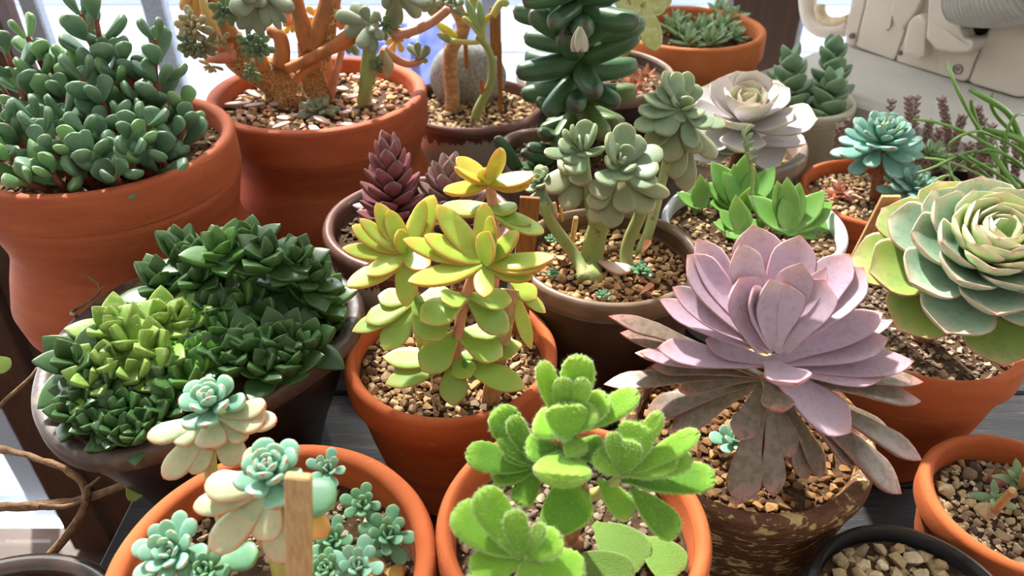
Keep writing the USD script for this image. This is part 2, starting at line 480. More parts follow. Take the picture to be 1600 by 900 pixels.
drip_mat('glaze_drip', .0985, S(90, 60, 52), S(196, 188, 174))
drip_mat('glaze_band', .084, S(104, 66, 52), S(186, 176, 156))
plain_mat('glaze_pinkbrown', S(116, 80, 72), .35, .5, S(140, 100, 90), 30, .4, .7, coat=.3)
plain_mat('glaze_bark', S(96, 56, 28), .55, .45, S(190, 162, 106), 120, .55, .60, bump=.9, bump_scale=140, bump_dist=.003, stretch=(1, 1, 2.2), distortion=.6)
plain_mat('plastic_black', S(34, 36, 40), .35, .5, S(46, 48, 52), 90, bump=.1)
plain_mat('ceramic_white', S(228, 232, 236), .25, .5, coat=.3)
plain_mat('ceramic_celadon', S(196, 194, 166), .4, .5, S(186, 184, 156), 40, coat=.2)
plain_mat('glaze_greybrown', S(150, 118, 92), .4, .5, S(112, 106, 104), 40, .42, .6, coat=.2)
plain_mat('glaze_corner', S(50, 36, 32), .2, .6, S(74, 54, 48), 40, coat=.6)
plain_mat('plastic_red', S(196, 46, 34), .4, .5)
plain_mat('wood_stick', S(206, 166, 118), .7, .3, S(186, 142, 94), 160, .4, .65, bump=.3, bump_scale=600, bump_dist=.0004, stretch=(4, 4, .35))
plain_mat('wood_brown', S(150, 96, 50), .6, .35, S(126, 76, 36), 160, .4, .65, bump=.3, bump_scale=600, bump_dist=.0004, stretch=(4, 4, .35))
plain_mat('wood_table', S(54, 54, 56), .75, .3, S(40, 40, 43), 26, .35, .65, bump=.5, bump_scale=160, bump_dist=.002, stretch=(.5, 6, 6), c3=S(84, 84, 84), lo3=.58, hi3=.72, scale3=40)
plain_mat('wood_frame', S(70, 42, 26), .5, .4, S(52, 30, 18), 30, .35, .65, bump=.2, bump_scale=100, stretch=(6, 6, .5))
plain_mat('galvanized', S(122, 128, 142), .55, .5, S(150, 156, 168), 260, .4, .62, metallic=.2)
plain_mat('blind_fabric', S(206, 202, 192), .9, .1)
plain_mat('wall_paint', S(236, 232, 224), .9, .2)
plain_mat('facade_white', S(186, 190, 198), .8, .2, S(176, 180, 190), 3)
plain_mat('facade_blue', S(140, 148, 172), .8, .2, S(132, 140, 164), 3)
plain_mat('floor_out', S(170, 178, 186), .85, .2, S(160, 168, 178), 4)
plain_mat('sill_white', S(200, 196, 188), .6, .4, S(192, 188, 180), 20)
plain_mat('plastic_cream', S(214, 204, 190), .42, .45, S(208, 197, 182), 14)
plain_mat('foam_cream', S(216, 200, 168), .9, .2, S(196, 176, 140), 120, bump=.6, bump_scale=200)
plain_mat('hose_white', S(202, 200, 194), .6, .4, S(190, 188, 182), 60, bump=.3, bump_scale=200)
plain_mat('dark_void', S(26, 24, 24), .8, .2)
plain_mat('screw_grey', S(146, 136, 124), .4, .5, metallic=.5)
plain_mat('stone_grey', S(146, 146, 146), .85, .3, S(120, 120, 122), 300, .4, .62, bump=.3, bump_scale=500)
usdkit.material(stage, '/World/Looks/bark_fissured', {
    'g': ('geometry', {}), 'mp': ('mapping', {'mapping_type': 'point', 'scale': (1, 1, .6)}), 'nn': ('noise_texture', {'scale': 90.0, 'detail': 3.0}), 'ma': ('mix_color', {'fac': .012}),
    'v': ('voronoi_texture', {'feature': 'distance_to_edge', 'scale': 380.0}), 'vr': ('rgb_ramp', {'ramp': [(0, (1, 1, 1)), (.05, (1, 1, 1)), (.13, (0, 0, 0)), (1, (0, 0, 0))]}),
    'n': ('noise_texture', {'scale': 60.0, 'detail': 5.0}), 'r': ('rgb_ramp', {'ramp': [(0, S(128, 84, 44)), (.4, S(138, 92, 48)), (.62, S(164, 104, 50)), (1, S(172, 110, 54))]}),
    'm': ('mix_color', {'b': S(194, 158, 108)}), 'bp': ('bump', {'strength': .7, 'distance': .0012}), 'p': ('principled_bsdf', {'roughness': .7, 'specular_ior_level': .3})},
    [('g.position', 'mp.vector'), ('mp.vector', 'nn.vector'), ('mp.vector', 'ma.a'), ('nn.color', 'ma.b'), ('ma.result', 'v.vector'), ('v.distance', 'vr.fac'), ('g.position', 'n.vector'), ('n.fac', 'r.fac'), ('r.color', 'm.a'), ('vr.color', 'm.fac'),
     ('m.result', 'p.base_color'), ('vr.color', 'bp.height'), ('bp.normal', 'p.normal')], surface='p.BSDF')
plain_mat('bark_orange', S(186, 118, 62), .6, .35, S(150, 96, 54), 90, .4, .65, c3=S(196, 104, 66), lo3=.55, hi3=.7, scale3=60, bump=.5, bump_scale=220, bump_dist=.001, stretch=(1, 1, .5))
plain_mat('bark_pale', S(180, 140, 104), .75, .3, S(150, 110, 78), 160, .4, .6, bump=.8, bump_scale=300, bump_dist=.0015, stretch=(1, 1, 1.6))
plain_mat('stem_green', S(140, 156, 92), .6, .35, S(160, 150, 96), 120, .45, .65, c3=S(132, 96, 62), lo3=.6, hi3=.68, scale3=160)
plain_mat('stem_pink', S(208, 140, 112), .5, .4, S(190, 124, 92), 120)
plain_mat('stem_yellowgreen', S(176, 186, 104), .5, .4, S(196, 172, 110), 140)
plain_mat('stem_brown', S(128, 86, 62), .8, .3, S(156, 112, 82), 240, .4, .6, bump=.6, bump_scale=500)
plain_mat('stem_red', S(150, 62, 56), .6, .35, S(128, 84, 60), 200, .4, .65)
plain_mat('twig', S(122, 92, 66), .8, .3, S(150, 118, 88), 300, .4, .6, bump=.6, bump_scale=600)
plain_mat('blue_plastic', S(96, 112, 190), .5, .4, S(150, 160, 214), 12)
plain_mat('hair_white', S(232, 244, 206), .6, .3)
plain_mat('paper_petal', S(214, 132, 96), .7, .3, S(232, 168, 128), 140)
usdkit.material(stage, '/World/Looks/window_glass', {
    'f': ('layer_weight', {'blend': .5}), 'pw': ('math', {'math_type': 'power', 'value2': 4.0}), 'ml': ('math', {'math_type': 'multiply_add', 'value2': .8, 'value3': .04}),
    't': ('transparent_bsdf', {'color': (.97, .985, .99)}), 'gl': ('glossy_bsdf', {'roughness': .02, 'color': (.9, .9, .9)}), 'm': ('mix_closure', {})},
    [('f.facing', 'pw.value1'), ('pw.value', 'ml.value1'), ('ml.value', 'm.fac'), ('t.BSDF', 'm.closure1'), ('gl.BSDF', 'm.closure2')], surface='m.closure')

# leaves
leaf_mat('leaf_lavender', S(186, 160, 172), S(190, 164, 182), S(204, 156, 160), S(212, 142, 144), .92, S(160, 134, 138), 150, .48, .66, .5, rough=.36, sss=.1, tipdot=S(206, 96, 92))
leaf_mat('leaf_lavender_old', S(132, 120, 92), S(138, 120, 110), S(188, 132, 128), S(186, 112, 106), .90, S(104, 98, 70), 120, .44, .6, .75, rough=.3, sss=.08, tipdot=S(206, 96, 92))
leaf_mat('leaf_yellow', S(158, 184, 66), S(172, 192, 74), S(206, 162, 74), S(210, 144, 72), .72, S(186, 204, 104), 90, .5, .7, .5, rough=.34, sss=.2, trans=.0)
leaf_mat('leaf_yellow_low', S(134, 168, 72), S(148, 178, 78), S(184, 172, 84), S(198, 156, 86), .84, S(158, 186, 92), 90, .5, .7, .5, rough=.34, sss=.2)
leaf_mat('leaf_yellow_top', S(168, 174, 56), S(184, 172, 66), S(204, 146, 62), S(204, 130, 62), .76, S(220, 204, 104), 90, .5, .7, .5, rough=.34, sss=.2)
leaf_mat('leaf_kalanchoe', S(92, 142, 48), S(104, 154, 50), S(150, 196, 74), S(164, 206, 90), .86, S(104, 158, 52), 200, .5, .7, .5, rough=.75, sss=.2, sheen=.5, spec=.15, bump=.5, bump_scale=1500, trans=.15)
leaf_mat('leaf_kalanchoe_new', S(122, 172, 58), S(140, 192, 66), S(164, 208, 88), S(180, 216, 108), .84, S(136, 190, 60), 200, .5, .7, .5, rough=.75, sss=.25, sheen=.5, spec=.15, bump=.5, bump_scale=1500, trans=.15)
leaf_mat('leaf_kalanchoe_dry', S(112, 142, 66), S(104, 136, 62), S(116, 140, 70), S(126, 148, 80), .86, S(96, 124, 58), 200, .5, .7, .5, rough=.8, sss=.1, sheen=.4, spec=.15, bump=.5, bump_scale=1500)
leaf_mat('leaf_mint', S(140, 182, 138), S(128, 178, 154), S(146, 188, 160), S(156, 192, 160), .9, S(158, 208, 176), 120, .5, .7, .4, rough=.45, sss=.2, tipdot=S(200, 92, 72))
leaf_mat('leaf_mint_cream', S(192, 200, 146), S(202, 198, 158), S(220, 170, 138), S(216, 156, 126), .86, S(150, 184, 148), 90, .46, .66, .7, rough=.42, sss=.22, tipdot=S(196, 78, 60))
leaf_mat('leaf_mint_green', S(110, 156, 104), S(102, 150, 116), S(122, 164, 116), S(128, 170, 126), .9, S(116, 172, 140), 120, .5, .7, .5, rough=.45, sss=.18)
leaf_mat('leaf_amber', S(214, 176, 96), S(226, 178, 92), S(204, 116, 60), S(210, 140, 74), .85, S(232, 196, 116), 90, .5, .7, .5, rough=.4, sss=.2)
leaf_mat('leaf_crassula', S(92, 122, 86), S(88, 118, 92), S(98, 128, 98), S(112, 140, 104), .9, S(104, 130, 106), 260, .5, .7, .5, rough=.5, sss=.08, bump=.2)
leaf_mat('leaf_crassula_new', S(124, 158, 96), S(112, 152, 98), S(124, 160, 108), S(134, 166, 116), .9, S(120, 158, 110), 260, .5, .7, .5, rough=.48, sss=.1, bump=.2)
leaf_mat('leaf_haworthia', S(70, 106, 42), S(56, 88, 46), S(60, 94, 54), S(84, 120, 66), .92, S(74, 104, 60), 150, .5, .66, .6, rough=.34, sss=.08, spec=.5)
leaf_mat('leaf_haworthia_mid', S(86, 130, 46), S(70, 110, 48), S(72, 112, 58), S(96, 138, 70), .92, S(80, 116, 60), 150, .5, .66, .6, rough=.34, sss=.08, spec=.5)
leaf_mat('leaf_haworthia_pale', S(130, 160, 66), S(118, 150, 64), S(128, 148, 80), S(150, 170, 98), .88, S(176, 184, 124), 140, .5, .66, .6, rough=.4, sss=.12)
leaf_mat('leaf_haworthia_new', S(130, 180, 60), S(104, 158, 56), S(88, 136, 58), S(120, 168, 74), .9, S(98, 150, 60), 150, .5, .66, .5, rough=.34, sss=.12, spec=.5)
leaf_mat('leaf_bright', S(136, 180, 92), S(118, 168, 80), S(112, 164, 78), S(140, 188, 100), .92, S(122, 184, 84), 60, .5, .66, .5, rough=.36, sss=.2, trans=.15)
leaf_mat('leaf_opalina', S(136, 152, 108), S(126, 148, 118), S(146, 156, 118), S(148, 166, 132), .9, S(160, 164, 118), 90, .5, .68, .6, rough=.46, sss=.15)
leaf_mat('leaf_opalina_old', S(150, 150, 102), S(136, 140, 102), S(148, 134, 96), S(168, 166, 128), .9, S(140, 150, 122), 90, .48, .66, .7, rough=.46, sss=.15)
leaf_mat('leaf_echeveria_lime', S(196, 214, 140), S(182, 204, 144), S(208, 196, 160), S(222, 186, 162), .80, S(168, 194, 150), 70, .48, .66, .6, rough=.42, sss=.15, tipdot=S(216, 138, 130))
leaf_mat('leaf_echeveria_frost', S(190, 206, 160), S(160, 186, 160), S(204, 190, 162), S(216, 180, 158), .82, S(132, 162, 132), 90, .47, .64, .7, rough=.42, sss=.12, tipdot=S(216, 138, 130))
leaf_mat('leaf_echeveria_low', S(172, 184, 92), S(150, 170, 84), S(184, 162, 112), S(206, 150, 126), .86, S(126, 152, 92), 70, .47, .64, .7, rough=.42, sss=.15, tipdot=S(206, 118, 110))
leaf_mat('leaf_blue', S(140, 188, 150), S(122, 174, 160), S(136, 168, 158), S(150, 182, 168), .9, S(134, 184, 164), 120, .5, .66, .5, rough=.45, sss=.12, tipdot=S(150, 84, 92), tip_at=.75)
leaf_mat('leaf_blue_new', S(150, 200, 120), S(140, 192, 124), S(150, 186, 136), S(160, 200, 140), .9, S(140, 192, 140), 120, .5, .66, .5, rough=.45, sss=.15, tipdot=S(160, 96, 92))
leaf_mat('leaf_pearl', S(200, 190, 188), S(200, 194, 196), S(208, 198, 176), S(214, 190, 160), .86, S(192, 188, 196), 60, .5, .66, .5, rough=.45, sss=.1, tipdot=S(216, 160, 140))
leaf_mat('leaf_pearl_new', S(180, 184, 150), S(182, 186, 158), S(196, 172, 158), S(208, 146, 148), .84, S(192, 200, 180), 60, .5, .66, .5, rough=.45, sss=.1, tipdot=S(216, 140, 140))
leaf_mat('leaf_stacked', S(120, 154, 110), S(116, 150, 116), S(122, 152, 116), S(168, 188, 150), .92, S(106, 142, 106), 120, .5, .66, .5, rough=.5, sss=.1)
leaf_mat('leaf_burgundy', S(146, 104, 100), S(138, 76, 84), S(118, 84, 90), S(146, 106, 110), .88, S(96, 80, 84), 130, .48, .64, .6, rough=.45, sss=.08)
leaf_mat('leaf_burgundy_grey', S(140, 134, 116), S(146, 106, 106), S(124, 104, 106), S(156, 130, 128), .88, S(104, 104, 94), 130, .48, .64, .6, rough=.45, sss=.08)
leaf_mat('leaf_finger', S(84, 122, 70), S(62, 100, 64), S(76, 92, 76), S(84, 116, 84), .95, S(88, 120, 84), 100, .5, .68, .5, rough=.42, sss=.08, spec=.5, tipdot=S(96, 78, 70))
leaf_mat('leaf_finger_old', S(112, 134, 70), S(100, 126, 70), S(108, 110, 76), S(112, 128, 80), .95, S(120, 134, 88), 100, .5, .68, .5, rough=.32, sss=.1, spec=.5, tipdot=S(110, 84, 66))
leaf_mat('leaf_finger_bud', S(160, 166, 140), S(176, 170, 150), S(196, 164, 154), S(184, 170, 154), .9, rough=.4, sss=.15)
leaf_mat('leaf_grey', S(132, 138, 104), S(124, 134, 108), S(128, 134, 110), S(150, 152, 124), .9, S(140, 142, 112), 120, .5, .66, .5, rough=.5, sss=.12)
leaf_mat('leaf_grey_tan', S(170, 156, 112), S(160, 150, 112), S(168, 146, 112), S(176, 160, 124), .9, S(146, 140, 104), 120, .5, .66, .5, rough=.5, sss=.15)
leaf_mat('leaf_grey_small', S(110, 140, 84), S(98, 124, 92), S(108, 128, 100), S(128, 146, 112), .9, rough=.5, sss=.1)
leaf_mat('leaf_ochre', S(206, 160, 84), S(196, 156, 90), S(184, 138, 84), S(204, 160, 100), .9, rough=.5, sss=.2)
leaf_mat('leaf_variegated', S(196, 196, 140), S(168, 172, 104), S(150, 150, 84), S(120, 76, 50), .93, S(206, 200, 150), 60, .48, .64, .7, rough=.42, sss=.15)
leaf_mat('leaf_clump', S(140, 166, 112), S(130, 160, 116), S(140, 166, 126), S(162, 182, 142), .9, S(116, 148, 104), 160, .5, .66, .5, rough=.45, sss=.1)
leaf_mat('leaf_grass', S(110, 150, 70), S(112, 154, 72), S(120, 156, 76), rough=.4, sss=.05)
leaf_mat('leaf_grass_pale', S(168, 190, 120), S(176, 196, 130), S(190, 190, 130), rough=.4, sss=.05)
plain_mat('spike_purple', S(150, 124, 122), .6, .3, S(168, 144, 132), 300, .4, .62, c3=S(150, 152, 100), lo3=.6, hi3=.72, scale3=60)
leaf_mat('leaf_light', S(176, 196, 110), S(170, 196, 100), S(176, 196, 106), S(186, 204, 120), .9, rough=.4, sss=.1, trans=.4)
leaf_mat('leaf_red_tip', S(150, 120, 80), S(170, 92, 74), S(150, 60, 56), S(190, 130, 100), .9, rough=.4, sss=.12)
leaf_mat('leaf_fallen_pink', S(206, 170, 150), S(226, 196, 186), S(214, 148, 130), S(206, 130, 110), .88, rough=.5, sss=.15)

# ------------------------------------------------------------------ the setting
WIN_Y = 1.25


def struct(name, V, F, mat, label=None, smooth=False):
    return put('/World', name, V, F, mat, smooth=smooth, kind='structure', label=label)


def struct_holder(name, label):
    p = numbered('/World/' + name)
    x = UsdGeom.Xform.Define(stage, p)
    x.GetPrim().SetCustomDataByKey('kind', 'structure')
    x.GetPrim().SetCustomDataByKey('label', label)
    return p


w1 = struct_holder('window_1', 'tall sliding window with brown wooden stiles and clear glass behind the pots')
k = WIN_Y / 0.75
xa, xb = -.67 * k, -.48 * k
for x0, x1 in ((xa, xa + .1), (xa + .105, xb - .08), (xb - .075, xb)):
    put(w1, 'frame', *box([(x0 + x1) / 2, WIN_Y + (.02 if x0 == xa + .105 else 0), .35], (x1 - x0) / 2, .03, 1.65, bev=.004), 'wood_frame', smooth=False)
xr = .238 * k
put(w1, 'frame', *box([xr, WIN_Y, .35], .055, .03, 1.65, bev=.004), 'wood_frame', smooth=False)
for x0, x1 in ((-2.2, xa), (xb, xr - .055), (xr + .055, 2.4)):
    put(w1, 'pane', *box([(x0 + x1) / 2, WIN_Y, .35], (x1 - x0) / 2, .003, 1.65), 'window_glass', smooth=False)
bl = thing('roller_blind', 'pale fabric roller blind hanging over the window beside the white appliance', 'blind', (.66, WIN_Y - .06, 2.0))
put(bl, 'fabric', *box([.66, WIN_Y - .06, 1.16], .64, .0015, .84), 'blind_fabric', smooth=False)
put(bl, 'hem_bar', *box([.66, WIN_Y - .06, .315], .64, .008, .012, bev=.003), 'blind_fabric', smooth=False)
put(bl, 'roller', *tube(np.array([[.02, WIN_Y - .06, 2.02], [1.30, WIN_Y - .06, 2.02]]), .025, 20), 'blind_fabric', smooth=40)
gr = thing('window_guard_rail', 'speckled grey galvanised vertical bars standing outside the window glass', 'window bars', (0, WIN_Y + .12, -1))
kg = (WIN_Y + .12) / 0.75
for x, w in ((-.455, .016), (-.338, .02), (-.02, .018), (.20, .018), (.268, .02), (.335, .016), (-.80, .02), (-.92, .018), (.45, .018), (.60, .018), (-.6935, .033)):
    put(gr, 'bar', *box([x * kg, WIN_Y + .12, .35], w * kg * .55, .012, 1.7, bev=.003), 'galvanized', smooth=False)
put(gr, 'rail', *box([0, WIN_Y + .14, -.95], 2.4, .01, .02, bev=.003), 'galvanized', smooth=False)
put('/World', 'balcony_floor', *box([0, 4.0, -1.36], 6.0, 2.6, .05, bev=.01), 'floor_out', smooth=False, kind='structure', label='white sunlit ground outside beyond the window')
fa = struct_holder('wall_building', 'pale board-clad building wall across the way, seen through the window')
for i in range(12):
    z = -1.3 + i * .3
    put(fa, 'board', *box([0, 5.2 + .012 * (i % 2), z + .15], 6.0, .03, .148, bev=.006), 'facade_white' if i >= 5 or i < 1 else 'facade_blue', smooth=False)
bp = thing('storage_crate', 'blurred blue plastic crate with slatted sides standing outside the window', 'crate', at_y(650, 95, 2.6) * [1, 1, 0] + [0, 0, -1.31])
cx = at_y(655, 95, 2.6)
for i in range(4):
    put(bp, 'slat', *box([cx[0] - .165 + i * .11, 2.5, cx[2] - .1], .04, .01, .26, bev=.004), 'blue_plastic', smooth=False)
put(bp, 'body', *box([cx[0], 2.64, (cx[2] + .1 - 1.3) / 2], .24, .12, (cx[2] + .1 + 1.3) / 2, bev=.01), 'blue_plastic', smooth=False)

put('/World', 'floor', *box([0, -.4, -1.33], 2.6, 1.7, .02), 'wood_frame', smooth=False, kind='structure', label='dark wooden floor below the plant table')
for nm, c, q, lab in (('wall_back', [0, -2.1, .45], [2.6, .03, 1.8], 'plain light wall at the far end of the room facing the window'), ('wall_left', [-2.6, -.4, .45], [.03, 1.7, 1.8], 'plain light side wall of the room on the side of the crassula pot'), ('wall_right', [2.6, -.4, .45], [.03, 1.7, 1.8], 'plain light side wall of the room behind the white appliance'), ('ceiling', [0, -.4, 2.28], [2.6, 1.7, .03], 'plain white ceiling above the plant table')):
    put('/World', nm, *box(c, *q), 'wall_paint', smooth=False, kind='structure', label=lab)
tb = thing('plant_table', 'dark weathered plank table carrying the crowd of potted succulents', 'table', (.2, .5, -1.31))
TX0, TX1, TY0, TY1 = -.232, .75, -.02, 1.0
n_pl = 12
for i in range(n_pl):
    y0 = TY0 + (TY1 - TY0) * i / n_pl
    y1 = TY0 + (TY1 - TY0) * (i + 1) / n_pl
    x1 = TX1
    x0 = TX0 if y1 < .70 else -.115
    if y1 < .24:
        x0 = -.285
    if y1 > .40 and y0 < .52:
        x0 = -.205
    if y1 > .665:
        x1 = .432 - .795 * (y1 - .671) if y1 < .86 else .27
    put(tb, 'plank', *box([(x0 + x1) / 2, (y0 + y1) / 2, -.011 - .0006 * (i % 3)], (x1 - x0) / 2, (y1 - y0) / 2 - .0012, .010, bev=.0015), 'wood_table', smooth=False)
for x in (-.08, TX1 - .03):
    for y in (TY0 + .03, TY1 - .03):
        put(tb, 'leg', *box([x, y, -.666], .02, .02, .644, bev=.003), 'galvanized', smooth=False)


def stand(name, label, cx, cy, r, z):
    t = thing(name, label, 'plant stand', (cx, cy, -1.31))
    put(t, 'top', *loft(cx, cy, [(.001, z - .02), (r, z - .02), (r, z - .002), (r - .002, z), (.001, z)], n=40), 'wood_frame', smooth=35)
    for a in range(4):
        x, y = cx + .75 * r * math.cos(a * 1.571 + .6), cy + .75 * r * math.sin(a * 1.571 + .6)
        put(t, 'leg', *box([x, y, (z - .02 - 1.31) / 2], .008, .008, (z - .02 + 1.31) / 2), 'wood_frame', smooth=False)


# ------------------------------------------------------------------ pots and their gravel
POTS = {}


def stone(c, r, seed_axis, flat=.75):
    from scipy.spatial import ConvexHull
    q = rng.normal(size=(15, 3))
    q /= np.linalg.norm(q, axis=1, keepdims=True)
    q *= rng.uniform(.82, 1.08, (15, 1))
    q *= [rng.uniform(.85, 1.3), rng.uniform(.75, 1.0), flat * rng.uniform(.8, 1.1)]
    a = rng.uniform(0, 6.28)
    ca, sa = math.cos(a), math.sin(a)
    q = q @ np.array([[ca, sa, 0], [-sa, ca, 0], [0, 0, 1]])
    h = ConvexHull(q)
    F = h.simplices.copy()
    nn = np.cross(q[F[:, 1]] - q[F[:, 0]], q[F[:, 2]] - q[F[:, 0]])
    flip = (q[F].mean(1) * nn).sum(1) < 0
    F[flip] = F[flip][:, ::-1]
    return np.asarray(c) + q * r, F


def stones_in(soil, inside, zs, mat, n_part, r_part, n_fill, r_fill, bounds, visible=None, n_big=0, r_big=0, mats=None):
    """loose stones on the soil: the larger as single pebbles, the fine ones as one gravel part."""
    x0, x1, y0, y1 = bounds
    placed = []

    def spot(r, lim):
        for _ in range(60):
            x, y = rng.uniform(x0, x1), rng.uniform(y0, y1)
            if not inside(x, y, r):
                continue
            if visible is not None and not visible(x, y):
                continue
            if all((x - a) ** 2 + (y - b) ** 2 > (lim * (r + c)) ** 2 for a, b, c in placed):
                return x, y
        return None

    r_part, r_fill = r_part * 1.22, r_fill * 1.3
    n_fill = int(n_fill * .8)
    sizes = [r_big * rng.uniform(.7, 1.1) for _ in range(n_big)] + sorted([r_part * rng.uniform(.7, 1.25) for _ in range(n_part)], reverse=True)
    for r in sizes:
        s = spot(r, .80)
        if s is None:
            continue
        placed.append((s[0], s[1], r))
        put(soil, 'pebble', *stone([s[0], s[1], zs(s[0], s[1]) + r * .35], r, 0), mats[rng.integers(len(mats))] if mats else mat, smooth=48)
    m = MB()
    for _ in range(n_fill):
        x, y = rng.uniform(x0, x1), rng.uniform(y0, y1)
        r = r_fill * rng.uniform(.6, 1.3)
        if inside(x, y, r):
            m.add(*stone([x, y, zs(x, y) + r * rng.uniform(-.1, .7)], r, 0))
    if m.n:
        put(soil, 'gravel', *m.get(), mat, smooth=False, kind='stuff')


def pot(name, label, cx, cy, r, z, mat, h=None, rb=.66, wall=.006, lip=.02, lip_out=.003, rim_mat=None, gravel='gravel_tan', drop=.012, profile=None, outline=None, n_part=0, r_part=.002, n_fill=0, r_fill=.0013,
        z0=0.0, cat='potted plant', wob=.0008, n_big=0, r_big=0, mats=None, mound=0.0, group=None, visible=None, rimprofile=None, lobes=None):
    """A potted thing: pot and rim (lofted), soil, loose stones. Returns its path."""
    t = thing(name, label, cat, (cx, cy, z0), group)
    o = outline
    H = z - z0
    ro = r - lip_out
    wl = wall / r
    body = profile or [(rb * .98, z0), (rb, z0 + .003), (rb + (1 - rb) * .5, z0 + H * .45), ((ro / r) * .97, z - lip - .004), (ro / r, z - lip + .001)]
    body = [(s, q) for s, q in body]
    s_in = 1 - wl - lip_out / r * .3
    inner = [(s_in - .004, z - .004), (s_in - .02, z - .02), (max(.2, s_in - .10), z - drop - .03), (.02, z - drop - .031)]
    sc = r if o is None else 1.0
    prof = [(.02, z0 + .001)] + body
    V, F = loft(cx, cy, [(s * sc, q) for s, q in prof] + [(s * sc, q) for s, q in inner], o, wob=wob, seed=len(POTS))
    put(t, 'pot', V, F, mat, smooth=50)
    rp = rimprofile or [(ro / r - .01, z - lip + .0), (1 - .002 / r, z - lip + .0008), (1.0, z - lip + .003), (1.0, z - .0035), (1 - .0012 / r, z - .001), (1 - .0032 / r, z), (1 - wl * .8, z - .0005), (s_in, z - .003), (s_in - .006, z - .009), (s_in - .02, z - .016)]
    V, F = loft(cx, cy, [(s * sc, q) for s, q in rp], o, wob=wob, seed=len(POTS))
    put(t, 'rim', V, F, rim_mat or mat, smooth=50)
    zs0 = z - drop
    rs = s_in - .015

    def rad(x, y):
        return math.hypot(x - cx, y - cy) / (r if o is None else float(o(np.array([math.atan2(y - cy, x - cx)]))[0]))

    def zs(x, y):
        return zs0 + mound * max(0, 1 - (rad(x, y) / rs) ** 2)

    rings = np.linspace(0.02, 1, 9)
    V, F = loft(cx, cy, [(rs * q * sc, zs0 + mound * (1 - q * q)) for q in rings[::-1]], o, n=64)
    V = V + np.array([0, 0, 1]) * ((meshkit.fbm(V * 160, 2) - .5) * .0022)[:, None]
    soil = put(t, 'soil', V, F, 'soil')
    if n_part or n_fill:
        pad = (r if o is None else float(o(np.linspace(0, 6.28, 60)).max()))
        stones_in(soil, lambda x, y, q: rad(x, y) < rs - q / r * .9, zs, gravel, n_part, r_part, n_fill, r_fill, (cx - pad, cx + pad, cy - pad, cy + pad), visible, n_big, r_big, mats)
    POTS[name + str(len(POTS))] = t
    return dict(path=t, c=np.array([cx, cy]), r=r, z=z, zs=zs, rad=rad, soil=soil, rs=rs)


bulge = lambda z0, z: [(.62, z0), (.66, z0 + .004), (.86, z0 + .022), (1.03, z0 + .05), (1.06, z0 + .066), (.99, z0 + .086), (.915, z0 + .103), (.905, z0 + .112), (.94, z0 + .124), (.985, z - .031), (.985, z - .028)]

# ---- the pots (centre and rim radius read off the photograph's rim ellipses)
pA = pot('potted_crassula', 'large terracotta pot crowded with round dark green paired succulent leaves on red stems', -.262, .457, .0809, .17, 'terracotta_big', lip=.028, lip_out=.0012, wall=.008, profile=bulge(0, .17), n_part=60, r_part=.0025, n_fill=500, r_fill=.0014, drop=.014, mound=.004)
stand('plant_stand', 'dark stand hidden under the large terracotta pot of round dark green leaves', -.262, .457, .05, -.0005)
pB = pot('potted_pachyphytum_tree', 'large terracotta pot with a thick fissured orange-brown succulent trunk and drooping grey-green rosettes', -.156, .596, .0869, .15, 'terracotta_big', lip=.030, lip_out=.0012, wall=.010, profile=[(s, q * .15 / .17) for s, q in bulge(0, .17)][:-2] + [(.985, .121), (.985, .1225)], n_part=240, r_part=.0028, n_fill=500, r_fill=.0015, gravel='gravel_pink', mats=['gravel_pink', 'gravel_pink', 'gravel_warm'], drop=.013)
bowl_pts = np.array([(-.25, .31), (-.241, .283), (-.222, .257), (-.187, .2405), (-.155, .252), (-.1, .306), (-.087, .335), (-.086, .36), (-.098, .385), (-.125, .402), (-.17, .408), (-.218, .400), (-.243, .37), (-.251, .338)])
bc = np.array([-.168, .325])
_th = np.arctan2(bowl_pts[:, 1] - bc[1], bowl_pts[:, 0] - bc[0])
_o = np.argsort(_th)
_th, _rr = _th[_o], np.hypot(*(bowl_pts - bc).T)[_o]
from scipy.interpolate import CubicSpline
_cs = CubicSpline(np.append(_th, _th[0] + 2 * np.pi), np.append(_rr, _rr[0]), bc_type='periodic')
bowl_out = lambda th: _cs(th)
pC = pot('potted_haworthia_bowl', 'wide oval dark glazed bowl packed with mounds of pointed dark green haworthia', bc[0], bc[1], .08, .11, 'glaze_dark', outline=bowl_out, rim_mat='glaze_rim', lip=.012, lip_out=.004, wall=.009, profile=[(.50, 0), (.53, .004), (.66, .04), (.84, .078), (.93, .094), (.95, .099)], n_part=30, r_part=.002, n_fill=300, drop=.010, mound=.012, gravel='gravel_dark')
pD = pot('potted_golden_sedum', 'terracotta pot of pumice with yellow-green pointed sedum stars flushed orange', -.0343, .3336, .0598, .099, 'terracotta', lip=.021, n_part=300, r_part=.0023, n_fill=900, r_fill=.0013, n_big=26, r_big=.0046, gravel='gravel_tan', drop=.014)
pE = pot('potted_kalanchoe', 'terracotta pot holding a fuzzy bright green kalanchoe with toothed leaf tips', .0255, .2068, .0573, .11, 'terracotta', lip=.020, n_part=220, r_part=.0019, n_fill=900, r_fill=.0012, gravel='gravel_grey', drop=.016)
pF = pot('potted_pale_echeveria', 'terracotta pot with mint and cream plump rosettes tipped red, beside a flat wooden stick', -.0988, .1935, .0676, .10, 'terracotta', lip=.022, wall=.008, n_part=260, r_part=.0017, n_fill=1000, r_fill=.0011, gravel='gravel_grey', drop=.018)
pG = pot('potted_bare_twig_plant', 'glossy dark brown corner pot with crooked bare twigs and few pale leaves', -.2224, .1663, .0627, .06, 'glaze_corner', lip=.014, wall=.009, n_part=40, r_part=.002, n_fill=400, gravel='gravel_dark', drop=.012)
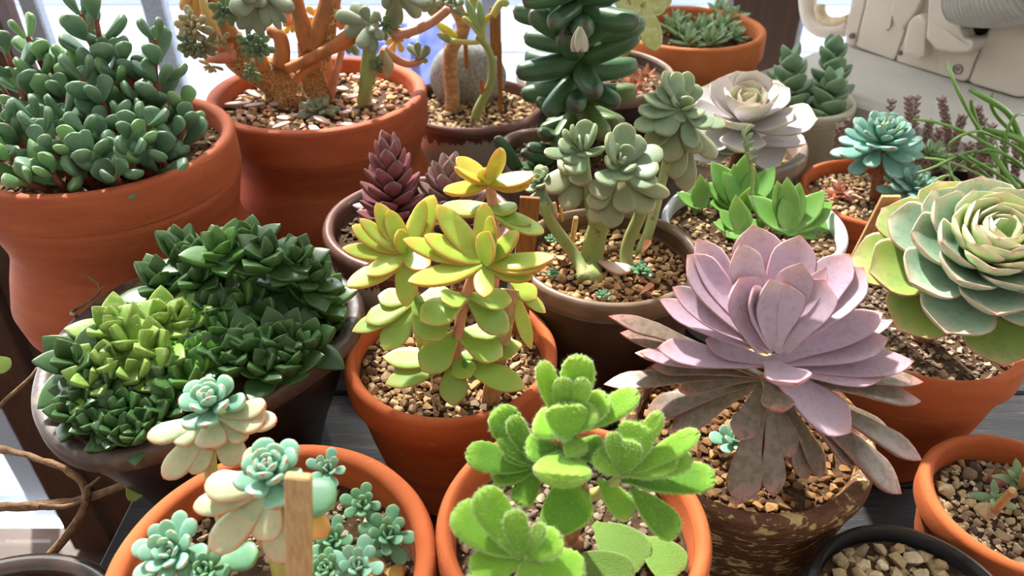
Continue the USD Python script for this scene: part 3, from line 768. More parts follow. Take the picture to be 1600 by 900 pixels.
pH = pot('potted_graptopetalum', 'bark-textured brown pot under one huge dusty lavender rosette with drooping lower leaves', .1202, .2838, .0640, .09, 'glaze_bark', lip=.014, lip_out=.001, wall=.009, wob=.003, n_part=260, r_part=.0024, n_fill=700, r_fill=.0014, gravel='gravel_brown', drop=.010, rb=.74)
pI = pot('pumice_pot', 'black plastic pot filled with pale pumice stones and no plant', .170, .187, .043, .08, 'plastic_black', lip=.012, lip_out=.0015, wall=.0035, n_part=200, r_part=.0030, n_fill=500, r_fill=.0016, gravel='gravel_pumice', drop=.009, rb=.72)
pJ = pot('potted_seedling', 'small terracotta pot of mixed stones with a tiny pale seedling and bamboo pick', .252, .251, .0461, .07, 'terracotta', lip=.016, n_part=170, r_part=.0021, n_fill=700, r_fill=.0012, n_big=16, r_big=.0058, gravel='gravel_pumice', mats=['gravel_pumice', 'gravel_tan', 'gravel_grey'], drop=.014)
pK = pot('potted_frosted_echeveria', 'terracotta pot with a broad cupped pale lime echeveria rosette edged in pink', .240, .360, .0595, .10, 'terracotta', lip=.022, n_part=180, r_part=.0019, n_fill=900, r_fill=.0012, gravel='gravel_grey', drop=.012)
pL = pot('potted_blue_echeveria', 'terracotta pot with two small blue-green rosettes, the taller on a bare brown stem', .307, .576, .063, .07, 'terracotta', lip=.02, n_part=280, r_part=.0024, n_fill=800, r_fill=.0015, gravel='gravel_warm', drop=.012, mats=['gravel_warm', 'gravel_tan', 'gravel_grey'])
pM = pot('potted_bright_haworthia', 'white ceramic pot of glossy bright green pointed haworthia rosettes', .1777, .4909, .0665, .09, 'ceramic_white', lip=.014, lip_out=.0012, wall=.005, n_part=200, r_part=.0022, n_fill=700, r_fill=.0014, gravel='gravel_tan', drop=.012)
pN = pot('potted_opalina', 'ridged brown glazed pot with grey-green plump rosettes leaning from pale forked stems', .0594, .401, .058, .12, 'glaze_ridged', rim_mat='glaze_ridged_rim', lip=.013, lip_out=.001, wall=.006, n_part=240, r_part=.0023, n_fill=800, r_fill=.0014, gravel='gravel_warm', drop=.014,
         profile=[(.66, 0), (.70, .004)] + [(.70 + .285 * (i / 28) ** .7 + .012 * math.cos(i * math.pi), .004 + i * .1035 / 28) for i in range(29)])
pO = pot('potted_burgundy_sedeveria', 'cream and brown drip-glazed pot with two dark burgundy pointed rosette cones', -.0615, .447, .0645, .117, 'glaze_drip', rim_mat='glaze_pinkbrown', lip=.009, lip_out=.0012, wall=.007, n_part=90, r_part=.0021, n_fill=600, r_fill=.0014, gravel='gravel_dark', drop=.012, profile=[(.62, 0), (.66, .005), (.84, .04), (.95, .08), (.975, .1035)])
pP = pot('potted_caudex_plant', 'cream and brown glazed pot with a peeling trunk, green stem and round grey stone', -.038, .700, .0672, .10, 'glaze_band', rim_mat='glaze_pinkbrown', lip=.010, lip_out=.0012, wall=.005, n_part=200, r_part=.0028, n_fill=600, r_fill=.0017, gravel='gravel_tan', drop=.012, rb=.7)
lobed = lambda th: .062 * (1 + .10 * np.cos(3 * (th - 2.55)) + .03 * np.cos(5 * th))
pQ = pot('potted_finger_sedum', 'lobed pinkish-brown glazed pot with one tall column of dark green finger leaves', .052, .585, .062, .10, 'glaze_pinkbrown', outline=lobed, lip=.016, lip_out=.001, wall=.008, n_part=80, r_part=.0022, n_fill=500, r_fill=.0014, gravel='gravel_dark', drop=.010, rb=.72)
pR = pot('potted_variegated_plant', 'dark brown pot with small reddish seedlings and a tall stem of drooping brown-edged pale leaves', .087, .785, .083, .10, 'glaze_dark', rim_mat='glaze_ridged_rim', lip=.012, lip_out=.001, wall=.006, n_part=120, r_part=.003, n_fill=500, r_fill=.0018, gravel='gravel_tan', drop=.016, rb=.72)
pS = pot('potted_haworthia_clump', 'pale orange terracotta pot with a low clump of stubby silvery green leaves', .206, .909, .0885, .11, 'terracotta_light', lip=.03, lip_out=.0008, wall=.008, n_part=90, r_part=.003, n_fill=500, r_fill=.0018, gravel='gravel_tan', drop=.018, rb=.78)
pT = pot('potted_pearl_echeveria', 'shallow grey-brown glazed pot with a pearly grey-white open rosette edged pink', .1918, .6372, .0700, .09, 'glaze_greybrown', lip=.014, lip_out=.0012, wall=.010, n_part=120, r_part=.002, n_fill=500, r_fill=.0014, gravel='gravel_tan', drop=.014, rb=.74)
pU = pot('potted_stacked_crassula', 'cream celadon pot with stacked grey-green crassula columns beside the white cabinet', .290, .758, .0605, .083, 'ceramic_celadon', lip=.012, lip_out=.0008, wall=.006, n_part=120, r_part=.0026, n_fill=500, r_fill=.0016, gravel='gravel_tan', drop=.012, rb=.8)
pV = pot('potted_purple_sedum', 'small dark pot with many dusty purple knobbly sedum spikes', .40, .60, .036, .06, 'plastic_black', lip=.010, lip_out=.001, wall=.003, n_fill=300, gravel='gravel_dark', drop=.008)
pW = pot('potted_grass_succulent', 'red plastic pot with long arching thread-like green grass leaves', .432, .528, .042, .08, 'plastic_red', lip=.012, lip_out=.001, wall=.003, n_fill=300, gravel='gravel_dark', drop=.008)

# ------------------------------------------------------------------ plants: leaves set one by one from where they show in the photograph
LAV = pH['path']


def hero(parent, B, rows, mat, axis, prof, tk, L0=None, **kw):
    """rows: (tip x, tip y, width px, elevation, length, [material], [base offset])"""
    for row in rows:
        tx, ty, w, e, L = row[:5]
        m = row[5] if len(row) > 5 and row[5] else mat
        b = np.asarray(row[6]) if len(row) > 6 else np.asarray(B)
        leaf_px(parent, b, (tx, ty), w, e, L, m, axis=axis, tk=tk, prof=prof, **kw)


# --- the huge lavender rosette
O = at_d(1207, 545, .345)
stem = np.array([O + [0, 0, -.016], at_d(1205, 600, .355), [.122, .2838, .078]])
put(LAV, 'stem', *tube(smoothline(stem[::-1], 12), np.linspace(.0085, .004, 12), 12), 'stem_brown')
ros = holder(LAV, 'rosette')
Om, Ol = O + [0, 0, -.008], O + [0, 0, -.017]
AX = unit([0, -.18, 1])
up_rows = [(1179, 351, 70, 48, .062), (1250, 366, 64, 50, .058), (1089, 374, 56, 38, .060), (1076, 399, 64, 36, .058), (1157, 381, 54, 58, .052),
           (1050, 448, 42, 26, .058), (1031, 468, 36, 16, .060), (1328, 396, 56, 36, .058), (1350, 416, 66, 32, .056)]
hero(ros, O, [(q[0], q[1], q[2] * 1.12) + q[3:] for q in up_rows], 'leaf_lavender', AX, 'petal', .22, cup=.24, sag=.20, nl=15, nc=14, jig=.09)
in_rows = [(1156, 431, 50, 60, .038, None, O + [-.004, 0, 0]), (1178, 446, 26, 72, .033), (1226, 442, 60, 62, .034), (1288, 438, 62, 50, .042, None, O + [.004, 0, 0]), (1253, 410, 48, 60, .044), (1291, 418, 26, 48, .046), (1203, 436, 30, 75, .036, 'leaf_lavender')]
hero(ros, O, [(q[0], q[1], q[2] * 1.2) + q[3:] for q in in_rows], 'leaf_lavender', AX, 'petal', .24, wf=.66, cup=.26, sag=.26, nl=15, nc=14, jig=.08)
mid_rows = [(1028, 543, 48, 12, .050), (1101, 531, 42, 14, .034), (1379, 488, 48, 22, .055), (1396, 500, 28, 14, .060), (1389, 528, 52, 14, .056), (1428, 565, 48, 4, .064), (1381, 589, 46, 0, .052),
            (1331, 675, 72, -22, .056), (1245, 600, 66, 6, .030), (1000, 552, 30, 6, .060)]
hero(ros, Om, mid_rows, 'leaf_lavender', AX, 'petal', .27, cup=.18, sag=.12, nl=15, nc=14, jig=.06)
low_rows = [(952, 494, 34, 18, .078), (970, 520, 36, 12, .074), (1018, 573, 36, 2, .056), (943, 600, 36, -6, .078), (1007, 650, 48, -22, .066), (1050, 675, 48, -28, .062), (1155, 688, 48, -36, .050),
            (1220, 642, 52, -10, .034), (1443, 596, 32, -2, .070), (1439, 627, 40, -8, .068), (1399, 689, 46, -22, .068), (1440, 719, 46, -22, .078), (1344, 725, 56, -36, .064), (1409, 772, 58, -36, .082),
            (1289, 745, 42, -46, .062), (1235, 715, 40, -48, .054), (1263, 749, 44, -50, .062), (1209, 777, 42, -50, .066, 'leaf_lavender_old'), (1152, 788, 60, -48, .070), (1060, 610, 34, -8, .05), (992, 551, 30, 4, .062), (1245, 730, 36, -54, .05), (1180, 765, 40, -56, .06)]
hero(ros, Ol, [(q[0], q[1], q[2] * .9) + q[3:] for q in low_rows], 'leaf_lavender_old', AX, 'spoon', .44, cup=.14, sag=-.08, nl=15, nc=12, jig=.08, flat=.25)
sm = holder(LAV, 'offset')
rosette(LAV, at_z(1150, 690, .088), [-.2, -.3, 1], .013, 14, 'leaf_mint', 15, 75, .55, .4, holder_path=sm)
for x, y in ((1135, 678), (1122, 690), (1112, 668)):
    pass

# --- golden sedum
P4 = pD['path']
HA, HB, HC = at_d(757, 408, .372), at_d(634, 394, .385), at_d(763, 283, .385)
base = np.array([-.030, .330, .086])
put(P4, 'stem', *tube(smoothline([base, at_d(712, 560, .40), at_d(726, 470, .388), HA], 20), np.linspace(.0032, .0026, 20), 10), 'stem_pink')
put(P4, 'stem', *tube(smoothline([base + [-.012, .008, 0], at_d(655, 520, .405), at_d(645, 450, .395), HB], 20), np.linspace(.003, .0024, 20), 10), 'stem_yellowgreen')
put(P4, 'stem', *tube(smoothline([base + [.006, .012, 0], at_d(765, 500, .41), at_d(772, 345, .392), HC], 20), np.linspace(.003, .0026, 20), 10), 'stem_pink')
hA, hB, hC, hL = [holder(P4, n) for n in ('flower_star', 'flower_star', 'flower_star', 'lower_foliage')]
AX = unit([0, -.25, 1])
kw = dict(prof='lance', tk=.42, cup=.10, sag=.14, nl=13, nc=12, flat=.45)
hero(hA, HA, [(757, 317, 36, 70, .030), (767, 338, 30, 75, .026), (683, 320, 40, 40, .038), (663, 368, 40, 24, .034), (630, 374, 38, 16, .042), (638, 440, 40, 0, .040), (757, 465, 36, -10, .020), (853, 414, 38, 8, .034),
              (866, 402, 36, 14, .038), (810, 362, 34, 40, .026), (833, 434, 38, -10, .030)], 'leaf_yellow', AX, **kw)
hero(hA, HA + [0, -.004, .002], [(763, 362, 42, 78, .019)], 'leaf_yellow', AX, prof='ovate', tk=.34, cup=.3, sag=.15, nl=13, nc=12)
hero(hB, HB, [(588, 317, 34, 55, .030), (607, 328, 32, 62, .026), (562, 342, 28, 40, .030), (550, 353, 36, 24, .032), (535, 388, 34, 8, .034), (573, 430, 36, -6, .028), (542, 448, 40, -10, .040), (635, 480, 36, -50, .032),
              (678, 305, 42, 46, .036), (623, 360, 30, 75, .014), (663, 312, 28, 55, .034), (668, 420, 34, -4, .022), (600, 372, 30, 30, .018)], 'leaf_yellow', AX, **kw)
hero(hC, HC, [(780, 231, 34, 50, .026), (713, 246, 34, 30, .026), (711, 262, 30, 20, .026), (693, 299, 32, 8, .026), (835, 274, 34, 12, .026), (828, 289, 32, 0, .024), (773, 249, 22, 70, .014)], 'leaf_yellow_top', AX, **kw)
hero(hC, HC + [0, -.003, .001], [(763, 261, 36, 70, .013)], 'leaf_yellow_top', AX, prof='ovate', tk=.4, cup=.3, nl=11, nc=12)
hero(hC, at_d(768, 325, .388), [(733, 330, 26, -4, .014), (690, 322, 34, 2, .028), (808, 325, 30, 8, .016), (796, 328, 28, -10, .014), (850, 364, 34, -6, .030), (830, 350, 26, -4, .022)], 'leaf_yellow_low', AX, **kw)
S1, S2, S3 = at_d(730, 462, .386), at_d(714, 520, .394), at_d(711, 558, .399)
kl = dict(prof='oblanc', tk=.36, cup=.12, sag=.10, nl=13, nc=12, flat=.4)
hero(hL, S1, [(657, 502, 52, -10, .026), (793, 520, 48, -34, .028), (800, 470, 40, -6, .026), (690, 470, 40, 5, .018)], 'leaf_yellow_low', AX, **kl)
hero(hL, S2, [(660, 581, 54, -30, .026), (786, 556, 52, -24, .028), (800, 510, 38, 5, .03)], 'leaf_yellow_low', AX, **kl)
hero(hL, S3, [(598, 558, 38, -4, .037), (602, 600, 38, -14, .038), (707, 634, 46, -42, .028), (821, 607, 42, -12, .038), (817, 538, 38, 6, .036), (735, 590, 40, -20, .02)], 'leaf_yellow_low', AX, **kl)
S4 = at_d(648, 470, .392)
hero(hL, S4, [(570, 502, 40, -12, .028), (550, 518, 32, -16, .034), (600, 548, 44, -30, .030), (690, 532, 58, -24, .026), (705, 455, 36, 6, .02), (590, 462, 36, 2, .02)], 'leaf_yellow_low', AX, **kl)
S5 = at_d(800, 440, .398)
hero(hL, S5, [(830, 546, 24, -60, .036), (853, 489, 22, -36, .024), (838, 467, 34, -24, .018)], 'leaf_yellow', AX, **kl)
for x, y in ((722, 572), (728, 580), (738, 590)):
    leaf_px(hL, at_d(x - 6, y + 4, .397), (x + 8, y - 6), 14, 40, .006, 'leaf_bright', axis=AX, tk=.5, prof='obovate')

# --- kalanchoe
P5 = pE['path']
K1, K2, K3 = at_d(886, 676, .292), at_d(972, 742, .287), at_d(820, 872, .262)
kb = np.array([.028, .2068, .094])
put(P5, 'stem', *tube(smoothline([kb, at_d(893, 830, .315), at_d(908, 770, .305), at_d(888, 710, .296), K1], 22), np.linspace(.0038, .0030, 22), 10), 'stem_brown')
put(P5, 'stem', *tube(smoothline([at_d(903, 778, .306), at_d(938, 768, .298), K2 + [0, .003, -.004]], 14), np.linspace(.003, .0016, 14), 10), 'stem_yellowgreen')
put(P5, 'stem', *tube(smoothline([kb + [-.006, -.004, 0], at_d(840, 880, .285), K3], 14), np.linspace(.003, .0026, 14), 10), 'stem_yellowgreen')
k1, k2, k3 = [holder(P5, 'leaf_head') for _ in range(3)]
AX = unit([0, -.3, 1])
kk = dict(prof='kalan', cup=.16, sag=.14, teeth=11, nl=34, nc=28, flat=.7, tooth_amp=.085)
N, OLD = 'leaf_kalanchoe_new', 'leaf_kalanchoe'
hero(k1, K1, [(908, 556, 54, 62, .034), (846, 566, 34, 58, .032), (878, 590, 34, 68, .024), (913, 591, 32, 66, .024), (996, 614, 40, 28, .030), (948, 618, 42, 40, .022), (836, 655, 48, 12, .016), (905, 712, 36, -20, .016), (872, 681, 24, 30, .006), (930, 640, 34, 45, .018)], N, AX, tk=.40, **kk)
hero(k1, K1 + [0, -.004, 0], [(884, 630, 66, 66, .013)], N, AX, tk=.40, **kk)
K1b = at_d(880, 705, .295)
hero(k1, K1b, [(878, 752, 88, -2, .026)], N, AX, tk=.40, **kk)
hero(k1, K1b, [(822, 699, 42, 10, .018), (945, 700, 40, 12, .02)], OLD, AX, tk=.36, **kk)
K1c = at_d(842, 728, .300)
hero(k1, K1c, [(774, 640, 54, 40, .028), (798, 652, 32, 55, .022), (780, 680, 32, 36, .018), (789, 699, 32, 20, .016), (730, 708, 46, 8, .030), (768, 740, 44, -8, .022), (810, 788, 40, -30, .020)], OLD, AX, tk=.36, **kk)
hero(k2, K2, [(1000, 660, 60, 52, .024), (1032, 645, 30, 50, .030), (988, 688, 40, 62, .015), (984, 710, 36, 40, .009), (1056, 712, 46, 18, .024), (1090, 676, 34, 30, .034), (1080, 716, 38, 14, .030), (955, 676, 28, 62, .017), (930, 708, 36, 30, .014)], N, AX, tk=.40, **kk)
hero(k2, K2 + [0, 0, -.003], [(1116, 744, 48, -2, .037)], OLD, AX, tk=.36, **kk)
hero(k2, at_d(935, 748, .293), [(986, 806, 40, -34, .021), ], N, AX, tk=.40, **kk)
hero(k2, at_d(986, 762, .291), [(1058, 835, 48, -34, .026)], OLD, AX, tk=.36, **kk)
hero(k3, K3, [(712, 796, 66, 16, .034), (750, 766, 58, 40, .032), (800, 798, 40, 60, .019), (848, 818, 24, 52, .014), (782, 826, 34, 36, .014), (876, 838, 46, 26, .015), (734, 892, 54, -14, .022), (912, 898, 62, -18, .024), (830, 905, 50, -34, .012)], N, AX, tk=.38, **kk)
hero(k3, at_d(842, 838, .29), [(912, 766, 76, 38, .026)], OLD, AX, tk=.26, **kk)
# fuzz: fine white hairs standing off the leaves
hp, hn = [], []
for c in (k1, k2, k3):
    for pr in stage.GetPrimAtPath(c).GetChildren():
        m = UsdGeom.Mesh(pr)
        Vv = np.array(m.GetPointsAttr().Get()) + ORIGIN[P5]
        Nn = np.array(m.GetNormalsAttr().Get())
        Ff = np.array(m.GetFaceVertexIndicesAttr().Get()).reshape(-1, 3)
        ar = np.linalg.norm(np.cross(Vv[Ff[:, 1]] - Vv[Ff[:, 0]], Vv[Ff[:, 2]] - Vv[Ff[:, 0]]), axis=1)
        q = rng.choice(len(Ff), 520, p=ar / ar.sum())
        wt = rng.dirichlet([1, 1, 1], 520)[:, :, None]
        hp.append((Vv[Ff[q]] * wt).sum(1))
        hn.append((Nn[Ff[q]] * wt).sum(1))
hp, hn = np.vstack(hp), np.vstack(hn)
hn = hn / np.linalg.norm(hn, axis=1, keepdims=True) + rng.normal(0, .15, hn.shape)
cv = UsdGeom.BasisCurves.Define(stage, numbered(P5 + '/leaf_fuzz'))
pts = np.stack([hp, hp + hn * .00045, hp + hn * .00095 + rng.normal(0, .00008, hp.shape)], 1).reshape(-1, 3) - ORIGIN[P5]
cv.CreatePointsAttr(Vt.Vec3fArray.FromNumpy(pts.astype(np.float32)))
cv.CreateCurveVertexCountsAttr(Vt.IntArray.FromNumpy(np.full(len(hp), 3, np.int32)))
cv.CreateTypeAttr('linear')
cv.CreateWidthsAttr(Vt.FloatArray.FromNumpy(np.tile([.00005, .00004, .00002], len(hp)).astype(np.float32)))
cv.SetWidthsInterpolation('vertex')
UsdShade.MaterialBindingAPI.Apply(cv.GetPrim()).Bind(UsdShade.Material.Get(stage, '/World/Looks/hair_white'))
cv.GetPrim().SetCustomDataByKey('kind', 'stuff')
for i, (a, b, w, lab) in enumerate((((928, 818), (1004, 884), 74, 'fallen fuzzy green kalanchoe leaf lying nearest the plant stem on the gravel'), ((1002, 838), (1062, 896), 62, 'smaller fallen kalanchoe leaf lying against the inner rim of the terracotta pot'), ((884, 872), (990, 905), 60, 'fallen kalanchoe leaf lying lowest on the gravel, cut by the picture edge'))):
    A, Bq = at_z(a[0], a[1], .101), at_z(b[0], b[1], .0985)
    t = thing('fallen_leaf', lab, 'leaf', (A + Bq) / 2)
    L = np.linalg.norm(Bq - A)
    V, F, uv = leaf(L, w * dep(A) / FPX, .0022, 'kalan', cup=.1, sag=-.06, teeth=11, nl=30, nc=24, tooth_amp=.03)
    put(t, 'blade', place(V, A, Bq - A, unit([.1, -.5, 1])), F, 'leaf_kalanchoe_dry', uv=uv)

# --- pale plump echeverias
P6 = pF['path']
E1, E2 = at_d(332, 636, .335), at_d(424, 742, .300)
put(P6, 'stem', *tube(smoothline([[-.125, .215, .085], at_d(330, 740, .345), E1], 14), np.linspace(.003, .003, 14), 10), 'stem_yellowgreen')
put(P6, 'stem', *tube(smoothline([[-.095, .19, .085], at_d(425, 820, .312), E2], 14), np.linspace(.0035, .003, 14), 10), 'stem_yellowgreen')
r1, r2 = holder(P6, 'rosette'), holder(P6, 'rosette')
AX = unit([0, -.25, 1])
ke = dict(prof='obovate', tk=.50, cup=.05, sag=.12, nl=12, nc=14, flat=.6)
rosette(P6, E1 + [0, 0, .002], AX, .0150, 17, 'leaf_mint', 14, 82, .66, .46, taper=.5, hgt=.35, holder_path=r1, sag=.12, cup=.05, nl=12, nc=14, flat=.6, jit=6, start=1.0)
hero(r1, E1 + [0, 0, -.005], [(416, 633, 34, 16, .024), (414, 661, 38, 4, .024), (433, 659, 34, 2, .029), (229, 684, 36, -6, .030), (268, 689, 40, -14, .022), (327, 702, 48, -24, .018), (255, 748, 44, -34, .032), (385, 688, 34, -18, .018), (300, 742, 38, -40, .026), (372, 728, 44, -40, .024)], 'leaf_mint_cream', AX, **ke)
rosette(P6, E2 + [0, 0, .002], AX, .0150, 22, 'leaf_mint', 10, 84, .66, .46, taper=.36, hgt=.35, holder_path=r2, sag=.12, cup=.05, nl=12, nc=14, flat=.6, jit=6, start=2.0)
hero(r2, E2 + [0, 0, -.006], [(319, 758, 50, 6, .027), (301, 793, 40, -10, .031), (328, 860, 54, -32, .034), (408, 846, 54, -44, .028), (443, 882, 58, -56, .034), (486, 783, 40, -10, .016), (525, 782, 62, -6, .026, 'leaf_mint_green'), (512, 838, 44, -30, .03, 'leaf_amber'), (388, 700, 40, 34, .02)], 'leaf_mint_cream', AX, **ke)
rosette(P6, at_z(272, 862, .108), [-.1, -.5, 1], .0165, 24, 'leaf_mint', 5, 80, .48, .5, taper=.4, name='offset')
rosette(P6, at_z(323, 893, .104), [0, -.4, 1], .012, 18, 'leaf_mint_green', 5, 80, .5, .5, taper=.45, name='offset')
rosette(P6, at_z(512, 735, .108), [.2, -.4, 1], .0105, 14, 'leaf_mint', 15, 80, .5, .5, taper=.45, name='offset')
rosette(P6, at_z(566, 788, .102), [.2, -.5, 1], .0095, 14, 'leaf_mint_green', 0, 80, .55, .6, taper=.45, name='offset')
rosette(P6, at_z(606, 836, .096), [.2, -.4, 1], .0130, 18, 'leaf_mint_green', 0, 80, .5, .5, taper=.4, name='offset')
rosette(P6, at_z(520, 845, .096), [0, -.4, 1], .0115, 16, 'leaf_mint_green', 5, 80, .5, .5, taper=.4, name='offset')
rosette(P6, at_z(560, 885, .096), [.1, -.4, 1], .0125, 18, 'leaf_mint', 5, 80, .5, .5, taper=.4, name='offset')
rosette(P6, at_z(508, 890, .098), [.0, -.4, 1], .0085, 22, 'leaf_mint_green', 5, 85, .5, .6, taper=.5, name='offset')
hero(holder(P6, 'lower_foliage'), at_z(330, 884, .097), [(404, 862, 42, 10, .021, 'leaf_mint_green')], 'leaf_mint_green', AX, **ke)
lf = holder(P6, 'lower_foliage')
for a, b, w, m in (((575, 868), (590, 900), 40, 'leaf_amber'), ((505, 860), (598, 868), 34, 'leaf_mint_green'), ((640, 800), (610, 822), 30, 'leaf_mint_green'), ((600, 892), (632, 898), 36, 'leaf_amber'), ((575, 800), (572, 842), 20, 'leaf_mint_cream')):
    A, Bq = at_z(a[0], a[1], .088), at_z(b[0], b[1], .086)
    add_leaf(lf, A, Bq - A, Z3, np.linalg.norm(Bq - A), w * dep(A) / FPX, .003, m)

# --- opalina on forked stems
PN = pN['path']
R1, R2, R4 = at_d(969, 262, .452), at_d(912, 236, .462), at_d(1068, 170, .50)
nb = np.array([.048, .388, .104])
J = at_d(938, 345, .470)
put(PN, 'stem', *tube(smoothline([nb, at_d(925, 400, .488), J, at_d(958, 290, .458)], 20), np.linspace(.0075, .0065, 20) * np.linspace(1.15, .8, 20), 14), 'stem_green')
put(PN, 'stem', *tube(smoothline([nb + [-.004, 0, .003], at_d(893, 392, .482), at_d(860, 345, .474), at_d(852, 318, .468)], 18), np.linspace(.0042, .0034, 18), 10), 'stem_green')
put(PN, 'stem', *tube(smoothline([[.0735, .40, .104], at_d(985, 370, .478), at_d(1003, 325, .466), at_d(985, 280, .458)], 18), np.linspace(.0042, .0038, 18), 10), 'stem_green')
put(PN, 'stem', *tube(smoothline([at_d(930, 350, .470), at_d(918, 290, .464), R2], 14), np.linspace(.004, .003, 14), 10), 'stem_green')
put(PN, 'stem', *tube(smoothline([[.082, .42, .104], at_d(1020, 340, .50), at_d(1045, 240, .505), R4], 16), np.linspace(.0036, .003, 16), 10), 'stem_green')
q1, q2, q3, q4 = [holder(PN, 'rosette') for _ in range(4)]
AX = unit([.05, -.35, 1])
ko = dict(prof='obovate', tk=.38, cup=.05, sag=.1, nl=11, nc=12, flat=.6)
G, GO = 'leaf_opalina', 'leaf_opalina_old'
hero(q1, R1, [(978, 191, 38, 58, .030), (1000, 211, 40, 50, .026), (1035, 233, 38, 20, .027), (1030, 264, 38, 6, .024), (1024, 290, 36, -6, .022), (958, 227, 28, 70, .016), (985, 226, 26, 66, .016), (950, 210, 34, 60, .024), (990, 262, 26, 30, .011), (965, 282, 28, 10, .009), (946, 250, 26, 45, .012), (979, 281, 28, 5, .010), (937, 285, 34, 0, .018)], G, AX, **ko)
hero(q1, R1 + [0, 0, -.006], [(1047, 304, 30, -14, .034), (1020, 331, 42, -34, .034), (980, 333, 36, -40, .030), (951, 357, 40, -48, .036), (923, 303, 38, -22, .022), (925, 348, 34, -44, .034), (921, 325, 34, -34, .03)], GO, AX, **ko)
for x, y in ((968, 250), (975, 246), (962, 244), (970, 240)):
    leaf_px(q1, R1 + [0, 0, .003], (x, y), 14, 70, .007, G, axis=AX, tk=.6, prof='obovate')
hero(q2, R2, [(915, 186, 30, 62, .022), (930, 196, 28, 60, .02), (893, 196, 22, 56, .020), (879, 204, 22, 44, .020), (850, 239, 24, 8, .026), (872, 223, 28, 20, .018), (913, 244, 36, 30, .006), (892, 270, 36, 0, .016), (905, 215, 24, 66, .012), (920, 214, 24, 70, .012), (940, 235, 28, 20, .016), (880, 250, 32, 4, .015)], G, AX, **ko)
hero(q2, R2 + [0, 0, -.006], [(851, 298, 38, -30, .034), (884, 329, 38, -44, .038), (872, 262, 34, -10, .018), (905, 290, 36, -24, .02)], GO, AX, **ko)
rosette(PN, at_d(846, 284, .472), [-.3, -.4, 1], .013, 16, G, 5, 80, .55, .5, taper=.45, holder_path=q3)
hero(q3, at_d(848, 295, .472), [(856, 340, 26, -50, .018), (836, 318, 26, -40, .014)], G, AX, **ko)
hero(q4, R4, [(1037, 111, 26, 60, .026), (1054, 112, 28, 66, .026), (1075, 111, 26, 60, .026), (1091, 132, 28, 44, .022), (1025, 136, 28, 44, .020), (1006, 150, 26, 30, .026), (997, 173, 30, 8, .028), (991, 200, 32, -6, .030), (1026, 208, 38, -10, .022), (1097, 180, 28, 10, .014), (1113, 198, 32, -4, .020), (1133, 198, 28, -6, .027), (1083, 231, 28, -30, .02), (1066, 142, 20, 75, .012), (1075, 150, 22, 60, .012), (1050, 150, 22, 66, .012), (1080, 165, 22, 30, .009), (1060, 190, 24, 0, .008)], G, AX, **ko)
hero(q4, R4 + [0, 0, -.006], [(1042, 253, 38, -40, .034), (1119, 247, 32, -36, .034), (1052, 280, 38, -54, .044), (1072, 300, 38, -60, .048), (1090, 240, 30, -40, .028), (1010, 225, 32, -24, .028)], GO, AX, **ko)
for x, y in ((1003, 424), (865, 428), (862, 375), (943, 462)):
    rosette(PN, at_z(x, y, .112), [0, -.3, 1], .0075 if x > 900 and y < 450 else .005, 14, 'leaf_mint_green', 15, 82, .5, .6, taper=.5, name='offset')
hero(holder(PN, 'fallen_leaf'), at_z(935, 408, .1105), [(985, 424, 30, 2, .022, 'leaf_fallen_pink')], 'leaf_fallen_pink', Z3, **ko)
for a, b in (((1003, 395), (1010, 384)), ((1000, 460), (1012, 452)), ((870, 400), (882, 408))):
    A, Bq = at_z(*a, .1085), at_z(*b, .112)
    add_leaf(holder(PN, 'dry_leaf'), A, Bq - A, Z3, .010, .006, .001, 'paper_petal', cup=.5)

# --- crassula with paired leaves: each shoot where its tip shows
PA = pA['path']
shoots = [(127, 22, .03), (150, 28, .03), (43, 58, .035), (243, 62, .02), (10, 82, .02), (190, 95, .02), (110, 100, .03), (130, 122, .0), (160, 160, -.01), (247, 128, .01), (63, 122, .02), (67, 205, -.04), (232, 196, -.03), (200, 214, -.035),
          (282, 172, .005), (290, 198, -.01), (135, 208, -.035), (76, 232, -.05), (13, 246, -.05), (205, 244, -.05), (53, 184, -.02), (133, 252, -.055), (83, 272, -.06), (180, 278, -.062), (250, 246, -.04), (8, 190, -.03), (43, 286, -.065),
          (210, 120, .02), (220, 160, .0), (100, 150, .01), (30, 140, .02), (170, 200, -.02), (5, 140, .03), (100, 180, -.01), (180, 130, .01), (268, 214, -.02), (150, 236, -.05), (28, 215, -.03), (110, 238, -.05), (160, 88, .03), (72, 92, .03), (205, 185, -.01), (225, 222, -.04)]
